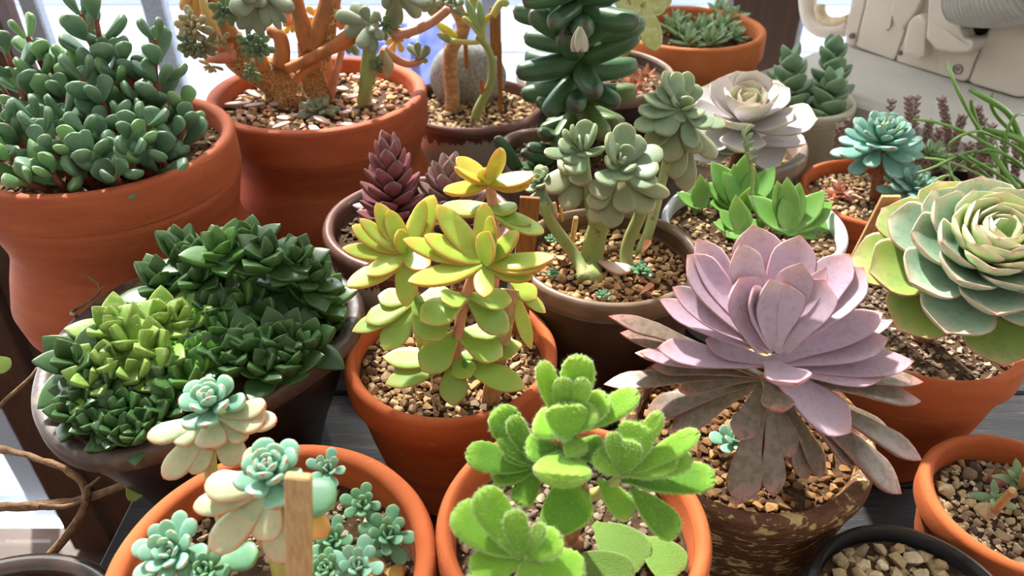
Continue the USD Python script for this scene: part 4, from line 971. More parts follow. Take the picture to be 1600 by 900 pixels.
for i, (x, y, dy) in enumerate(shoots):
    T = at_y(x, y, .457 + dy)
    bx = np.array([-.262, .457]) + (T[:2] - [-.262, .457]) * .82
    rr = np.hypot(*(bx - [-.262, .457]))
    if rr > .066:
        bx = np.array([-.262, .457]) + (bx - [-.262, .457]) * .066 / rr
    B = np.array([*bx, .158])
    T[2] = max(T[2], .168)
    Ls = np.linalg.norm(T - B)
    sh = holder(PA, 'shoot')
    put(sh, 'stem', *tube(smoothline([B, (B + T) / 2 + rng.normal(0, .002, 3), T], 8), np.linspace(.0022, .0016, 8), 7), 'stem_red')
    d = unit(T - B)
    npair = 2 + (Ls > .03) + (Ls > .055)
    az = rng.uniform(0, 6.28)
    u = unit(np.cross(d, [.3, .8, .2]))
    v = np.cross(d, u)
    mt = 'leaf_crassula_new' if i % 4 == 2 else 'leaf_crassula'
    for j in range(npair):
        c = T - d * (j * .0125 + (.001 if j else 0))
        for s in (0, 1):
            ph = az + j * 1.571 + s * math.pi
            rad = math.cos(ph) * u + math.sin(ph) * v
            e = math.radians([66, 50, 38, 28][j] + rng.normal(0, 8))
            Lf = [.0155, .0215, .0225, .021][j] * rng.uniform(.85, 1.12)
            add_leaf(sh, c + rad * .001, math.cos(e) * rad + math.sin(e) * d, d, Lf, Lf * rng.uniform(.60, .70), Lf * .36, mt, prof='obovate', nl=10, nc=12, cup=.06, sag=.1, flat=.55)

# --- haworthia mounds in the oval bowl
PC = pC['path']
dark = [(330, 358), (345, 388), (387, 372), (283, 392), (310, 432), (350, 438), (252, 440), (417, 398), (453, 428), (400, 440), (487, 432), (440, 462), (480, 478), (515, 482), (412, 498), (436, 528), (390, 540), (345, 512), (414, 572), (480, 530), (520, 512), (375, 470), (330, 478), (365, 560), (340, 545),
        (130, 620), (160, 600), (190, 632), (145, 655), (225, 650), (260, 625), (180, 668), (210, 676), (112, 640), (125, 600), (250, 590), (120, 560), (290, 590), (450, 560), (300, 400), (460, 400), (505, 460)]
pale = [(200, 530), (242, 545), (215, 580), (168, 562), (252, 500), (150, 590), (178, 508), (285, 500)]
fresh = [(300, 540), (330, 555), (305, 575), (285, 545), (300, 500)]


MOUNDS = [(-.165, .382, .042, .042), (-.118, .352, .026, .036), (-.212, .306, .022, .040)]


def on_mound(x, y, lift=0.0):
    z = .12
    for _ in range(14):
        p = at_z(x, y, z)
        q = min(1.0, pC['rad'](p[0], p[1]))
        z = .106 + .014 * (1 - q ** 2) ** .6 + lift + sum(h * math.exp(-((p[0] - a) ** 2 + (p[1] - b) ** 2) / w ** 2) for a, b, h, w in MOUNDS)
    return at_z(x, y, z), q


for lst, mt, R, n in ((dark, 'leaf_haworthia', .0225, 10), (pale, 'leaf_haworthia_pale', .0245, 9), (fresh, 'leaf_haworthia_new', .0150, 11)):
    for i, (x, y) in enumerate(lst):
        c, q = on_mound(x, y)
        edge = q > .92
        if edge:
            c = at_z(x, y, .108)
            q = pC['rad'](c[0], c[1])
            if q > .985:
                continue
        out = (c[:2] - bc) * 3.0 + sum((c[:2] - [a, b]) * 14 * math.exp(-((c[0] - a) ** 2 + (c[1] - b) ** 2) / w ** 2) for a, b, h, w in MOUNDS)
        low = x < 280 and y > 585 and lst is dark
        Rr = R * (.72 if low else .66 if edge else 1) * rng.uniform(.88, 1.1)
        rosette(PC, c - [0, 0, .003], [out[0], out[1] - .15, 1], Rr, n, 'leaf_haworthia_mid' if (mt == 'leaf_haworthia' and i % 4 == 1 and not low) else mt, 14, 74, .70, .42, prof='delta', taper=.55, start=rng.uniform(0, 6), sag=-.05, keel=.9, nl=10, nc=10, flat=.22, jit=16, tipup=-.04, hgt=.35)

put(PC, 'dry_sprout', *tube(smoothline([at_z(118, 492, .112), at_d(134, 474, .462), at_d(156, 452, .455), at_d(150, 441, .452), at_d(128, 428, .45)], 24), np.linspace(.0011, .0005, 24), 7), 'twig')
put(PC, 'dry_sprout', *tube(smoothline([at_d(154, 455, .455), at_d(159, 450, .454), at_d(164, 448, .453)], 8), .0005, 6), 'twig')

# --- burgundy cones
PO = pO['path']
for (x, y, d, L, n, mt) in ((615, 286, .50, .050, 44, 'leaf_burgundy'), (707, 300, .515, .036, 40, 'leaf_burgundy_grey')):
    c = at_d(x, y + 30, d)
    top = c + np.array([0, 0, L * .62])
    h = holder(PO, 'rosette_cone')
    put(h, 'stem', *tube(np.array([[c[0], c[1], .104], top]), [.004, .002], 8), 'stem_red')
    for i in range(n):
        f = i / (n - 1)
        p = np.array([c[0], c[1], .112]) * (1 - f) + top * f
        az = i * 2.39996
        rad = np.array([math.cos(az), math.sin(az), 0])
        e = math.radians(26 + 54 * f ** 1.6)
        Lf = (.0245 if mt == 'leaf_burgundy' else .027) * (1 - .22 * f ** 2)
        add_leaf(h, p + rad * .003 * (1 - f), math.cos(e) * rad + math.sin(e) * Z3, Z3 - rad * .3 * f, Lf, Lf * .52, Lf * .22, mt, prof='ovate', nl=10, nc=10, cup=.15, sag=.12, keel=.3)
rosette(PO, at_z(582, 322, .12), [-.2, -.3, 1], .013, 18, 'leaf_burgundy_grey', 10, 75, .5, .4, prof='ovate', name='offset')
rosette(PO, at_z(590, 345, .118), [-.2, -.3, 1], .011, 16, 'leaf_burgundy_grey', 10, 75, .5, .4, prof='ovate', name='offset')

# --- bright haworthia in the white pot
PM = pM['path']
kb_ = dict(prof='pointy', tk=.26, cup=.25, sag=.12, nl=12, nc=12, flat=.5, keel=.3)
AX = unit([0, -.3, 1])
g1, g2, g3, g4 = [holder(PM, 'rosette') for _ in range(4)]
C1, C2, C3, C4 = at_z(1160, 325, .082), at_z(1232, 360, .082), at_z(1096, 325, .084), at_z(1156, 362, .084)
B_ = 'leaf_bright'
hero(g1, C1, [(1111, 252, 46, 44, .046), (1147, 256, 38, 60, .040), (1164, 241, 44, 62, .048), (1211, 260, 40, 40, .046), (1180, 262, 30, 64, .036), (1208, 290, 46, 22, .036), (1106, 288, 40, 26, .032), (1108, 318, 38, 6, .030), (1130, 268, 36, 56, .034), (1172, 292, 28, 70, .022)], B_, AX, **kb_)
hero(g2, C2, [(1169, 305, 44, 34, .040), (1200, 320, 36, 34, .026), (1214, 282, 34, 60, .040), (1230, 276, 36, 64, .042), (1250, 285, 36, 56, .040), (1262, 306, 34, 36, .032), (1289, 297, 40, 36, .044), (1301, 316, 42, 20, .040), (1312, 356, 44, -2, .046), (1264, 342, 36, 8, .022), (1233, 368, 34, -10, .012), (1222, 309, 30, 66, .024), (1236, 330, 28, 60, .014), (1205, 350, 34, 10, .018)], B_, AX, **kb_)
hero(g3, C3, [(1094, 271, 22, 66, .028), (1104, 278, 20, 60, .026), (1057, 300, 22, 24, .026), (1074, 311, 22, 14, .016), (1100, 303, 24, 50, .016), (1084, 290, 22, 50, .020), (1080, 322, 22, 0, .012)], B_, AX, **kb_)
hero(g4, C4, [(1124, 327, 26, 30, .022), (1150, 304, 28, 58, .026), (1165, 321, 30, 50, .020), (1182, 344, 28, 16, .020), (1151, 378, 28, -20, .014), (1114, 347, 22, 10, .026), (1196, 346, 28, 10, .028), (1135, 370, 24, -10, .016)], B_, AX, **kb_)
put(PM, 'flower_stalk', *tube(smoothline([C1 + [.002, 0, .01], at_d(1173, 255, .50), at_d(1163, 222, .49)], 16), np.linspace(.001, .0016, 16), 8), 'leaf_clump')
fb = holder(PM, 'flower_bud')
for i in range(9):
    p = at_d(1163 + i * 1.2, 208 + i * 6, .49)
    add_leaf(fb, p, [(-1) ** i * .5, -.2, 1], [0, -1, .2], .007, .003, .0016, 'leaf_clump', prof='lance', nl=7, nc=8, name='bud_leaf')

# --- broad frosted echeveria
PK = pK['path']
Ck = at_d(1534, 405, .385)
put(PK, 'stem', *tube(smoothline([[.243, .358, .084], Ck + [0, 0, -.012]], 6), .006, 10), 'stem_brown')
rk = holder(PK, 'rosette')
Ax = unit([-.10, -.42, 1])
uk = unit(np.cross(Ax, [0, 1, 0.2])) * -1
vk = np.cross(Ax, uk)
n = 54
for i in range(n):
    f = i / (n - 1)
    az = i * 2.39996 + .4
    rad = math.cos(az) * uk + math.sin(az) * vk
    e = math.radians(-16 + 92 * f ** .9)
    Lf = .0545 * (1 - .64 * f ** 1.1) * rng.uniform(.95, 1.05)
    p = Ck + Ax * (-.010 + .020 * f) + rad * .003 * (1 - f)
    mt = 'leaf_echeveria_low' if f < .22 else ('leaf_echeveria_frost' if f < .62 else 'leaf_echeveria_lime')
    add_leaf(rk, p, math.cos(e) * rad + math.sin(e) * Ax, Ax - rad * .5 * f, Lf, Lf * (.64 + .26 * f), Lf * (.12 + .05 * f), mt, prof='echeveria', nl=14, nc=14, cup=.30 + .12 * f, sag=.10 + .10 * f, flat=.35, jig=.02)

# --- two blue-green rosettes
PL = pL['path']
Ca, Cb = at_d(1378, 222, .63), at_d(1428, 294, .615)
put(PL, 'stem', *tube(smoothline([at_z(1367, 312, .06), at_d(1372, 270, .635), Ca + [0, 0, -.004]], 10), np.linspace(.0048, .004, 10), 10), 'stem_brown')
rosette(PL, Ca, [-.05, -.22, 1], .036, 52, 'leaf_blue', -14, 84, .40, .40, prof='obovate', taper=.40, hgt=.35, sag=.10, cup=.06, nl=11, nc=12, flat=.6)
rosette(PL, Ca + [.001, 0, .010], [-.05, -.22, 1], .015, 10, 'leaf_blue_new', 45, 86, .45, .4, prof='obovate', taper=.55, hgt=.3, sag=.12, cup=.08, name='new_growth')
put(PL, 'stem', *tube(np.array([at_z(1425, 305, .06), Cb]), .003, 8), 'stem_brown')
rosette(PL, Cb, [.05, -.3, 1], .025, 32, 'leaf_blue', -8, 82, .40, .36, prof='obovate', taper=.40, hgt=.3, sag=.10, cup=.06, nl=11, nc=12, flat=.6)
rosette(PL, Cb + [0, 0, .005], [.05, -.3, 1], .010, 8, 'leaf_blue_new', 45, 86, .45, .4, prof='obovate', taper=.55, name='new_growth')
rosette(PL, at_z(1312, 303, .062), [0, -.3, 1], .014, 16, 'leaf_red_tip', 10, 75, .4, .3, prof='ovate', name='seedling')
rosette(PL, at_d(1455, 245, .64), [.2, -.3, 1], .020, 20, 'leaf_clump', 10, 80, .34, .4, prof='lance', name='offset')

# --- pearl echeveria
PT = pT['path']
Cp = at_d(1163, 190, .640)
put(PT, 'stem', *tube(np.array([[Cp[0], Cp[1], .074], Cp]), .006, 8), 'stem_brown')
rp = holder(PT, 'rosette')
kp = dict(prof='echeveria', tk=.12, cup=.28, sag=.16, nl=13, nc=14)
AX = unit([-.1, -.15, 1])
P_, PN_ = 'leaf_pearl', 'leaf_pearl_new'
rosette(PT, Cp, unit([-.12, -.28, 1]), .050, 15, P_, 8, 58, .74, .13, prof='echeveria', taper=.72, hgt=.2, r0=.12, holder_path=rp, cup=.34, sag=.2, nl=13, nc=14, start=.7, flat=.35, jig=.05)
rosette(PT, Cp + [0, 0, .004], unit([-.12, -.28, 1]), .034, 10, PN_, 56, 84, .80, .13, prof='echeveria', taper=.6, hgt=.2, r0=.1, holder_path=rp, cup=.34, sag=.2, nl=13, nc=14, start=2.1, flat=.35, jig=.05)
Cl = Cp + [0, -.004, -.013]
hero(rp, Cl, [(q[0], q[1], q[2] * 1.25) + q[3:] for q in [(1236, 180, 36, 8, .046), (1256, 213, 52, -2, .056), (1220, 258, 60, -24, .048), (1157, 232, 58, -26, .026), (1108, 232, 60, -14, .040), (1080, 248, 50, -10, .05), (1100, 185, 46, 10, .04)]], P_, AX, **kp)

# --- stacked crassula columns
PU = pU['path']
AX = Z3
for (x0, y0, x1, y1, R, nst) in ((1238, 172, 1236, 92, .027, 7), (1296, 150, 1302, 78, .028, 6), (1292, 184, 1302, 128, .026, 5), (1216, 150, 1212, 124, .022, 3)):
    A = at_z(x0, y0, .070)
    q = ray(x1, y1)
    T = CE + q * (dep(A) + (-.018 if y0 - y1 > 60 else -.01))
    h = holder(PU, 'column')
    put(h, 'stem', *tube(np.array([A, T]), .002, 6), 'stem_green')
    d = unit(T - A)
    u = unit(np.cross(d, [.4, 1, 0]))
    v = np.cross(d, u)
    for j in range(nst):
        f = j / max(nst - 1, 1)
        for s in range(2):
            ph = .5 + j * 1.571 + s * math.pi + rng.normal(0, .1)
            rad = math.cos(ph) * u + math.sin(ph) * v
            e = math.radians(22 + 40 * f ** 2)
            Lf = R * (1 - .35 * f ** 1.5)
            add_leaf(h, A + (T - A) * f, math.cos(e) * rad + math.sin(e) * d, d, Lf, Lf * 1.02, Lf * .40, 'leaf_stacked', prof='delta', nl=10, nc=12, cup=.18, sag=.12, keel=.3, flat=.4)

# --- tall column of finger leaves
PQ = pQ['path']
A, T = at_z(903, 214, .094), at_d(905, -42, .50)
h = holder(PQ, 'leaf_column')
put(PQ, 'stem', *tube(smoothline([A, A * .5 + T * .5, T], 16), np.linspace(.005, .004, 16), 10), 'stem_green')
n = 50
for i in range(n):
    f = i / (n - 1)
    p = A + (T - A) * (.08 + .92 * f)
    az = i * 2.39996
    rad = np.array([math.cos(az), math.sin(az), 0])
    e = math.radians(-6 + 16 * f + rng.normal(0, 15))
    Lf = (.047 - .006 * abs(f - .5)) * rng.uniform(.86, 1.1) * (.8 if f < .12 else 1)
    add_leaf(h, p, math.cos(e) * rad + math.sin(e) * Z3, Z3, Lf, Lf * .36, Lf * .31, 'leaf_finger_old' if f < .28 and i % 3 else 'leaf_finger', prof='sausage', nl=11, nc=12, flat=.9, sag=.06)
for i in range(7):
    p = at_d(903, 30, .51) + [0, -.018, 0]
    a = i * 1.1
    add_leaf(h, p, [.35 * math.cos(a), -.35 + .25 * math.sin(a), -1], [0, -1, 0], .016, .0055, .004, 'leaf_finger_bud', prof='lance', nl=9, nc=10, name='flower_bud')
for a, b in (((812, 268), (776, 214)), ((860, 235), (826, 230)), ((862, 250), (816, 238)), ((870, 215), (845, 205))):
    Bq, Tq = at_z(*a, .093), at_d(*b, .585)
    add_leaf(h, Bq, Tq - Bq, [0, -.6, 1], np.linalg.norm(Tq - Bq), .012, .009, 'leaf_finger', prof='sausage', flat=.9)
rosette(PQ, at_z(836, 262, .098), [0, -.3, 1], .014, 16, 'leaf_finger', 15, 80, .4, .6, prof='sausage', name='offset')

# --- pachyphytum tree
PB = pB['path']


def dpx(x, y, yy):
    return at_y(x, y, yy)


yb = .596
tr = lambda pts, r, m, nm='branch', k=12, yo=0.0: put(PB, nm, *tube(smoothline([dpx(x, y, yb + yo + .003 * j) if y < 150 else at_z(x, y, .136) for j, (x, y) in enumerate(pts)], 24), np.interp(np.linspace(0, 1, 24), np.linspace(0, 1, len(r)), r), k), m)
tr([(460, 170), (452, 148), (436, 128), (402, 108), (374, 88), (356, 54)], [.0135, .0130, .0138, .0128, .0130, .0105], 'bark_fissured', 'trunk', 18)
tr([(496, 166), (494, 140), (490, 112), (488, 84), (486, 66)], [.0105, .0095, .0100, .0112, .0110], 'bark_fissured', 'trunk', 16, .004)
for pts, r, m, yo in (([(486, 78), (474, 45), (464, 10), (458, -40)], [.0085, .007, .006, .006], 'bark_orange', .004), ([(490, 78), (502, 45), (515, 5), (522, -40)], [.0095, .0085, .008, .007], 'bark_orange', .004), ([(506, 92), (516, 60), (519, 20), (522, -30)], [.0045, .004, .004, .004], 'bark_fissured', 0),
                      ([(362, 62), (350, 36), (338, 10), (325, -30)], [.008, .006, .005, .004], 'bark_orange', 0), ([(366, 84), (345, 90), (322, 92)], [.0055, .005, .003], 'stem_pink', 0), ([(358, 66), (336, 72), (318, 62)], [.005, .004, .003], 'stem_pink', 0),
                      ([(436, 104), (441, 76), (436, 56), (422, 50)], [.0075, .0062, .0056, .005], 'bark_orange', 0), ([(414, 112), (408, 92), (404, 80)], [.006, .005, .004], 'bark_orange', 0), ([(448, 108), (480, 94), (512, 78), (540, 62), (560, 46)], [.004, .0042, .0046, .0062, .007], 'bark_orange', -.014), ([(460, 128), (478, 110), (500, 98)], [.003, .0036, .0038], 'bark_orange', -.012),
                      ([(568, 166), (572, 130), (576, 90), (584, 50)], [.0060, .0054, .0056, .005], 'stem_green', -.01), ([(580, 130), (586, 105), (600, 82)], [.003, .003, .003], 'stem_green', -.006), ([(516, 158), (525, 115), (534, 80)], [.0034, .003, .0026], 'stem_pink', 0), ([(612, 54), (640, 50), (672, 36), (700, 14)], [.0042, .0038, .0036, .0036], 'stem_pink', 0), ([(598, 76), (618, 92), (640, 100), (658, 92)], [.0036, .0034, .003, .003], 'stem_pink', 0),
                      ([(430, 176), (420, 155), (416, 128)], [.003, .003, .003], 'stem_green', 0), ([(470, 150), (474, 100), (478, 50)], [.006, .005, .005], 'bark_orange', .035), ([(515, 150), (512, 110), (505, 80)], [.005, .005, .005], 'bark_orange', .03), ([(540, 40), (520, 10), (512, -20)], [.006, .006, .006], 'stem_pink', .03), ([(450, 40), (446, 15), (452, -20)], [.004, .004, .004], 'stem_pink', .025)):
    tr(pts, r, m, 'branch', 10, yo)
kg_ = dict(prof='obovate', tk=.55, nl=10, nc=12, flat=.8, sag=.05)
AXt = unit([0, -.8, .6])
GR, GT = 'leaf_grey', 'leaf_grey_tan'
h1 = holder(PB, 'rosette')
hero(h1, dpx(406, -14, .575), [(363, 20, 32, -25, .028), (373, 46, 22, -50, .032), (386, 52, 14, -60, .030), (405, 54, 24, -70, .032), (419, 42, 22, -60, .026), (459, 16, 24, -20, .032), (439, 47, 14, -50, .030), (428, 22, 16, -50, .020), (394, 10, 20, -30, .012), (412, 12, 18, -40, .012), (448, 36, 14, -45, .03), (380, 0, 22, -10, .02)], GR, AXt, **kg_)
h2 = holder(PB, 'rosette')
hero(h2, dpx(578, 36, .566), [(524, 22, 24, 14, .030), (566, 10, 18, 55, .014), (539, 49, 26, -16, .024), (564, 76, 24, -45, .024), (582, 84, 22, -55, .026), (598, 62, 16, -20, .016), (592, 20, 16, 40, .012), (575, 24, 14, 40, .006), (584, 30, 13, 40, .005), (572, 38, 12, 0, .004), (590, 42, 16, -6, .008), (584, 50, 14, -20, .009), (550, 6, 24, 30, .024)], GR, AXt, **kg_)
h3 = holder(PB, 'rosette')
hero(h3, dpx(620, -14, .585), [(609, 45, 24, -65, .034), (624, 39, 15, -70, .030), (657, 26, 22, -40, .032), (640, 10, 20, -40, .02), (598, 8, 22, -30, .02), (675, 6, 24, -10, .036)], GR, AXt, **kg_)
hero(h3, dpx(600, 78, .585), [(600, 104, 14, -70, .014), (612, 110, 13, -60, .018), (606, 122, 12, -75, .022)], GT, AXt, **kg_)
h4 = holder(PB, 'rosette')
hero(h4, dpx(656, 92, .60), [(637, 70, 12, 30, .016), (651, 65, 12, 60, .015), (670, 73, 14, 40, .015), (660, 84, 14, 20, .007), (668, 96, 9, 0, .008), (650, 90, 9, 0, .006)], GR, AXt, **kg_)
h5 = holder(PB, 'rosette')
hero(h5, dpx(690, -6, .62), [(672, 24, 24, -60, .020), (700, 22, 12, -40, .016), (655, 14, 18, -30, .022), (708, 14, 14, -10, .014)], GR, AXt, **kg_)
h6 = holder(PB, 'rosette')
hero(h6, dpx(542, 62, .61), [(533, 80, 10, -50, .012), (546, 84, 11, -60, .012), (560, 86, 12, -50, .016), (556, 76, 10, -30, .01)], GR, AXt, **kg_)
h7 = holder(PB, 'rosette')
hero(h7, dpx(304, -30, .600), [(283, 16, 16, -70, .030), (300, 28, 20, -75, .034), (318, 24, 18, -70, .032), (308, 30, 12, -75, .03), (340, 56, 14, -40, .03), (333, 62, 12, -50, .03)], 'leaf_ochre', AXt, **kg_)
for (x, y, yy, R, n, mt, ax) in ((301, 42, .578, .0150, 26, GT, (-.3, -.8, .3)), (296, 72, .574, .0115, 26, 'leaf_grey_small', (-.2, -.9, -.2)), (318, 74, .576, .0125, 16, GR, (.3, -.8, -.5)), (352, 18, .57, .0130, 18, 'leaf_grey_small', (.1, -1, .2)), (388, 66, .576, .0110, 20, 'leaf_grey_small', (-.2, -.9, .2)), (404, 74, .574, .0120, 22, 'leaf_grey_small', (.2, -.9, .3)), (394, 112, .574, .0095, 14, 'leaf_grey_small', (-.2, -.9, .1)), (330, 104, .59, .0100, 8, GT, (-.1, -.6, -1)),
                                 (345, 66, .585, .0090, 10, GT, (0, -.8, .2)), (704, 6, .615, .0125, 18, GR, (.3, -.7, .6)), (590, 103, .585, .0085, 12, 'leaf_grey_small', (0, -.8, -.4)), (496, 174, .51, .0170, 18, GR, (0, -.5, 1)), (600, 40, .59, .0120, 14, 'leaf_grey_small', (.5, -.7, .1)), (500, 30, .645, .014, 14, 'leaf_ochre', (0, -.6, .2)), (455, 35, .63, .010, 12, 'leaf_yellow_top', (0, -.8, .3)), (620, 60, .62, .013, 14, 'leaf_ochre', (0, -.6, .2))):
    rosette(PB, dpx(x, y, yy) if y < 150 else at_z(x, y, .142), ax, R, n, mt, -10, 78, .46, .6, prof='obovate', taper=.36, nl=9, nc=10, flat=.8, sag=.06, name='rosette', start=rng.uniform(0, 6), jit=14)
pp = holder(PB, 'fallen_leaf_litter')
for i in range(26):
    a, rr = rng.uniform(0, 6.28), .066 * math.sqrt(rng.uniform(.1, 1))
    p = np.array([-.156 + rr * math.cos(a), .596 + rr * math.sin(a), .1405])
    dd = np.array([math.cos(a * 3), math.sin(a * 3), rng.uniform(-.1, .35)])
    add_leaf(pp, p, dd, Z3, rng.uniform(.010, .02), .007, .003, 'leaf_fallen_pink', prof='ellip', nl=8, nc=8, cup=.2)

# --- caudex plant, its stone and sticks
PP = pP['path']
zb = .088
Tt = at_z(705, 174, zb)
yt = Tt[1]
put(PP, 'trunk', *tube(smoothline([Tt, dpx(704, 120, yt), dpx(708, 70, yt), dpx(724, 45, yt), dpx(716, 20, yt), dpx(712, -30, yt)], 24), np.interp(np.linspace(0, 1, 24), [0, .5, 1], [.0075, .0066, .006]), 12), 'bark_pale')
put(PP, 'branch', *tube(smoothline([dpx(720, 50, yt), dpx(735, 20, yt), dpx(742, -20, yt)], 10), .004, 8), 'stem_green')
Tg = at_z(743, 190, zb)
yg = Tg[1]
put(PP, 'stem', *tube(smoothline([Tg, dpx(752, 160, yg), dpx(766, 130, yg), dpx(767, 90, yg), dpx(758, 70, yg), dpx(745, 58, yg)], 24), np.interp(np.linspace(0, 1, 24), [0, .5, 1], [.0048, .0036, .0026]), 10), 'stem_green')
for pts, r in (([(750, 65), (725, 66), (696, 62)], .0024), ([(752, 60), (738, 40), (724, 28)], .0022), ([(758, 66), (755, 48), (757, 34)], .002), ([(770, 25), (778, 10), (786, 2), (791, 8)], .0034)):
    P3 = [dpx(x, y, yg) for x, y in pts]
    put(PP, 'branch', *tube(smoothline(P3, 10), r, 8), 'stem_yellowgreen')
hh = holder(PP, 'leaf_tuft')
for (a, b, w, m) in (((714, 58), (681, 36), 13, 'leaf_yellow_top'), ((709, 66), (682, 52), 11, 'leaf_grey'), ((752, 52), (727, -2), 13, 'leaf_clump'), ((755, 45), (748, 0), 12, 'leaf_clump'), ((757, 36), (766, 22), 8, 'leaf_yellow_top'), ((754, 150), (751, 124), 9, 'leaf_red_tip')):
    A, Bq = dpx(*a, yg), dpx(*b, yg - .004)
    add_leaf(hh, A, Bq - A, [0, -1, .4], np.linalg.norm(Bq - A), w * dep(A) / FPX, .003, m, prof='lance', flat=.8)
from trimesh.creation import icosphere
sc = at_y(730, 120, .737)
ic = icosphere(3)
t = thing('round_stone', 'smooth round grey stone resting in the caudex plant pot behind its trunk', 'stone', [sc[0], sc[1], .085])
V = np.array(ic.vertices)
V = V * (1 + (meshkit.fbm(V * 1.2 + 3, 3) - .5)[:, None] * .10) * [.0375, .023, .034] + sc
put(t, 'stone', V, np.array(ic.faces), 'stone_grey')

# --- variegated hanging stem, reddish seedlings
PR = pR['path']
C = at_d(1003, 10, .66)
put(PR, 'stem', *tube(smoothline([[.10, .80, .086], [.125, .76, .16], C + [.004, .01, .012], C], 18), np.linspace(.004, .003, 18), 8), 'stem_green')
vl = holder(PR, 'leaf_spray')
kv = dict(prof='ellip', tk=.12, cup=.1, sag=.06, nl=12, nc=12)
hero(vl, C, [(1025, 79, 36, -40, .040), (976, 78, 38, -40, .045), (1040, 2, 40, 10, .024), (962, 8, 30, 8, .030), (965, 36, 34, -10, .028), (1048, -10, 40, 20, .034), (958, -8, 40, 20, .034), (1000, -30, 40, 60, .03)], 'leaf_variegated', unit([0, -.8, .5]), **kv)
for x, y in ((830, 118), (992, 128), (1000, 138), (985, 142), (845, 110), (1010, 120)):
    rosette(PR, at_z(x, y, .094), [0, -.3, 1], .018, 9, 'leaf_red_tip', 30, 85, .3, .4, prof='ovate', name='seedling')

# --- silvery clump
PS = pS['path']
for x, y, R in ((1052, 40, .026), (1068, 52, .024), (1092, 46, .026), (1080, 62, .022), (1110, 62, .024), (1128, 40, .028), (1140, 28, .030), (1148, 52, .020), (1100, 34, .022), (1060, 28, .022), (1126, 12, .024), (1122, 56, .024)):
    rosette(PS, at_z(x, y + 6, .098), [rng.normal(0, .2), -.2, 1], R, 15, 'leaf_clump', 15, 80, .34, .5, prof='ovate', taper=.5, keel=.3, nl=9, nc=10, start=rng.uniform(0, 6))

# --- tiny seedling in the gravel pot
PJ = pJ['path']
rosette(PJ, at_z(1592, 752, .062), [-.2, -.4, 1], .012, 12, 'leaf_clump', 10, 70, .42, .35, prof='ovate', name='seedling')
rosette(PJ, at_z(1556, 778, .060), [-.3, -.5, 1], .011, 7, 'leaf_clump', 10, 60, .42, .3, prof='ovate', name='seedling')
put(PJ, 'red_pebble', *stone(at_z(1558, 756, .061), .0040, 0, .95), 'stem_red', smooth=60, label='smooth dark red round pebble')

# --- purple spikes
PV = pV['path']
for (x, y, xb, yb_) in ((1393, 162, 1402, 260), (1420, 157, 1434, 250), (1432, 156, 1437, 262), (1472, 158, 1485, 250), (1503, 186, 1480, 262), (1452, 194, 1448, 270), (1528, 172, 1535, 262), (1312, 200, 1318, 250), (1322, 190, 1332, 250), (1550, 200, 1540, 290), (1570, 216, 1560, 290), (1588, 226, 1578, 290), (1515, 230, 1520, 290), (1498, 240, 1500, 290), (1465, 235, 1468, 285), (1468, 206, 1460, 280), (1540, 235, 1545, 300), (1535, 190, 1530, 280)):
    dd = rng.uniform(.66, .72)
    T, Bq = at_d(x, y, dd), at_d(xb, yb_, dd + .02)
    B0 = np.array([.40 + np.clip(Bq[0] - .40, -.022, .022), .60 + np.clip(Bq[1] - .60, -.02, .02), .053])
    ln = smoothline([B0, Bq, T], 26)
    m = MB().add(*tube(ln, .0011, 6))
    for j in range(6, 26):
        tt = unit(ln[min(j + 1, 25)] - ln[j - 1])
        for a in range(4):
            ph = a * 1.571 + j * .8
            u = unit(np.cross(tt, [.3, 1, .1]))
            rad = math.cos(ph) * u + math.sin(ph) * np.cross(tt, u)
            V, F, uv = leaf(.0058, .0036, .0026, 'ovate', nl=5, nc=6, flat=.9)
            m.add(place(V, ln[j], rad + tt * .9, tt), F)
    put(PV, 'spike', *m.get(), 'spike_purple')

# --- grass leaves
PW = pW['path']
grass = [([(1483, 98), (1490, 127), (1520, 187), (1550, 233), (1593, 297)], .0013), ([(1515, 140), (1567, 170), (1587, 197), (1602, 250)], .0022), ([(1551, 145), (1557, 180), (1593, 217), (1612, 240)], .0016), ([(1517, 157), (1528, 197), (1547, 233), (1593, 297)], .0020), ([(1535, 200), (1565, 209), (1600, 221)], .0026),
         ([(1427, 187), (1477, 195), (1520, 213), (1567, 240), (1605, 266)], .0011), ([(1483, 235), (1493, 217), (1520, 206), (1550, 212), (1600, 240)], .0011), ([(1433, 270), (1477, 253), (1520, 237), (1560, 247), (1600, 263)], .0011), ([(1447, 247), (1483, 253), (1517, 267), (1567, 290)], .0010), ([(1493, 240), (1533, 267), (1560, 293), (1580, 320)], .0012), ([(1467, 283), (1500, 257), (1537, 235), (1567, 240), (1600, 262)], .0011),
         ([(1545, 205), (1560, 240), (1562, 280), (1590, 320)], .0010), ([(1510, 240), (1530, 255), (1575, 285), (1600, 320)], .0013), ([(1600, 180), (1580, 190), (1570, 240), (1600, 310)], .0012), ([(1455, 290), (1475, 275), (1500, 285), (1515, 310)], .0009), ([(1520, 260), (1560, 262), (1600, 290)], .0013), ([(1540, 290), (1570, 300), (1600, 320)], .0014), ([(1480, 240), (1484, 262), (1500, 290), (1560, 320)], .0010)]
for i, (pts, r) in enumerate(grass):
    P3 = [at_d(x, y, .60 - .012 * math.sin(j * 1.3 + i) + .004 * (i % 3)) for j, (x, y) in enumerate(pts)]
    root = np.array([.432 + .02 * math.cos(i * 2.4), .528 + .02 * math.sin(i * 2.4), .073])
    ln = smoothline(P3 + [root], 40)
    V, F = tube(ln, np.interp(np.linspace(0, 1, 40), [0, .08, 1], [r * .7, r, r * 1.1]), 7)
    put(PW, 'grass_leaf', V, F, 'leaf_grass_pale' if i in (11, 14, 8) else 'leaf_grass')

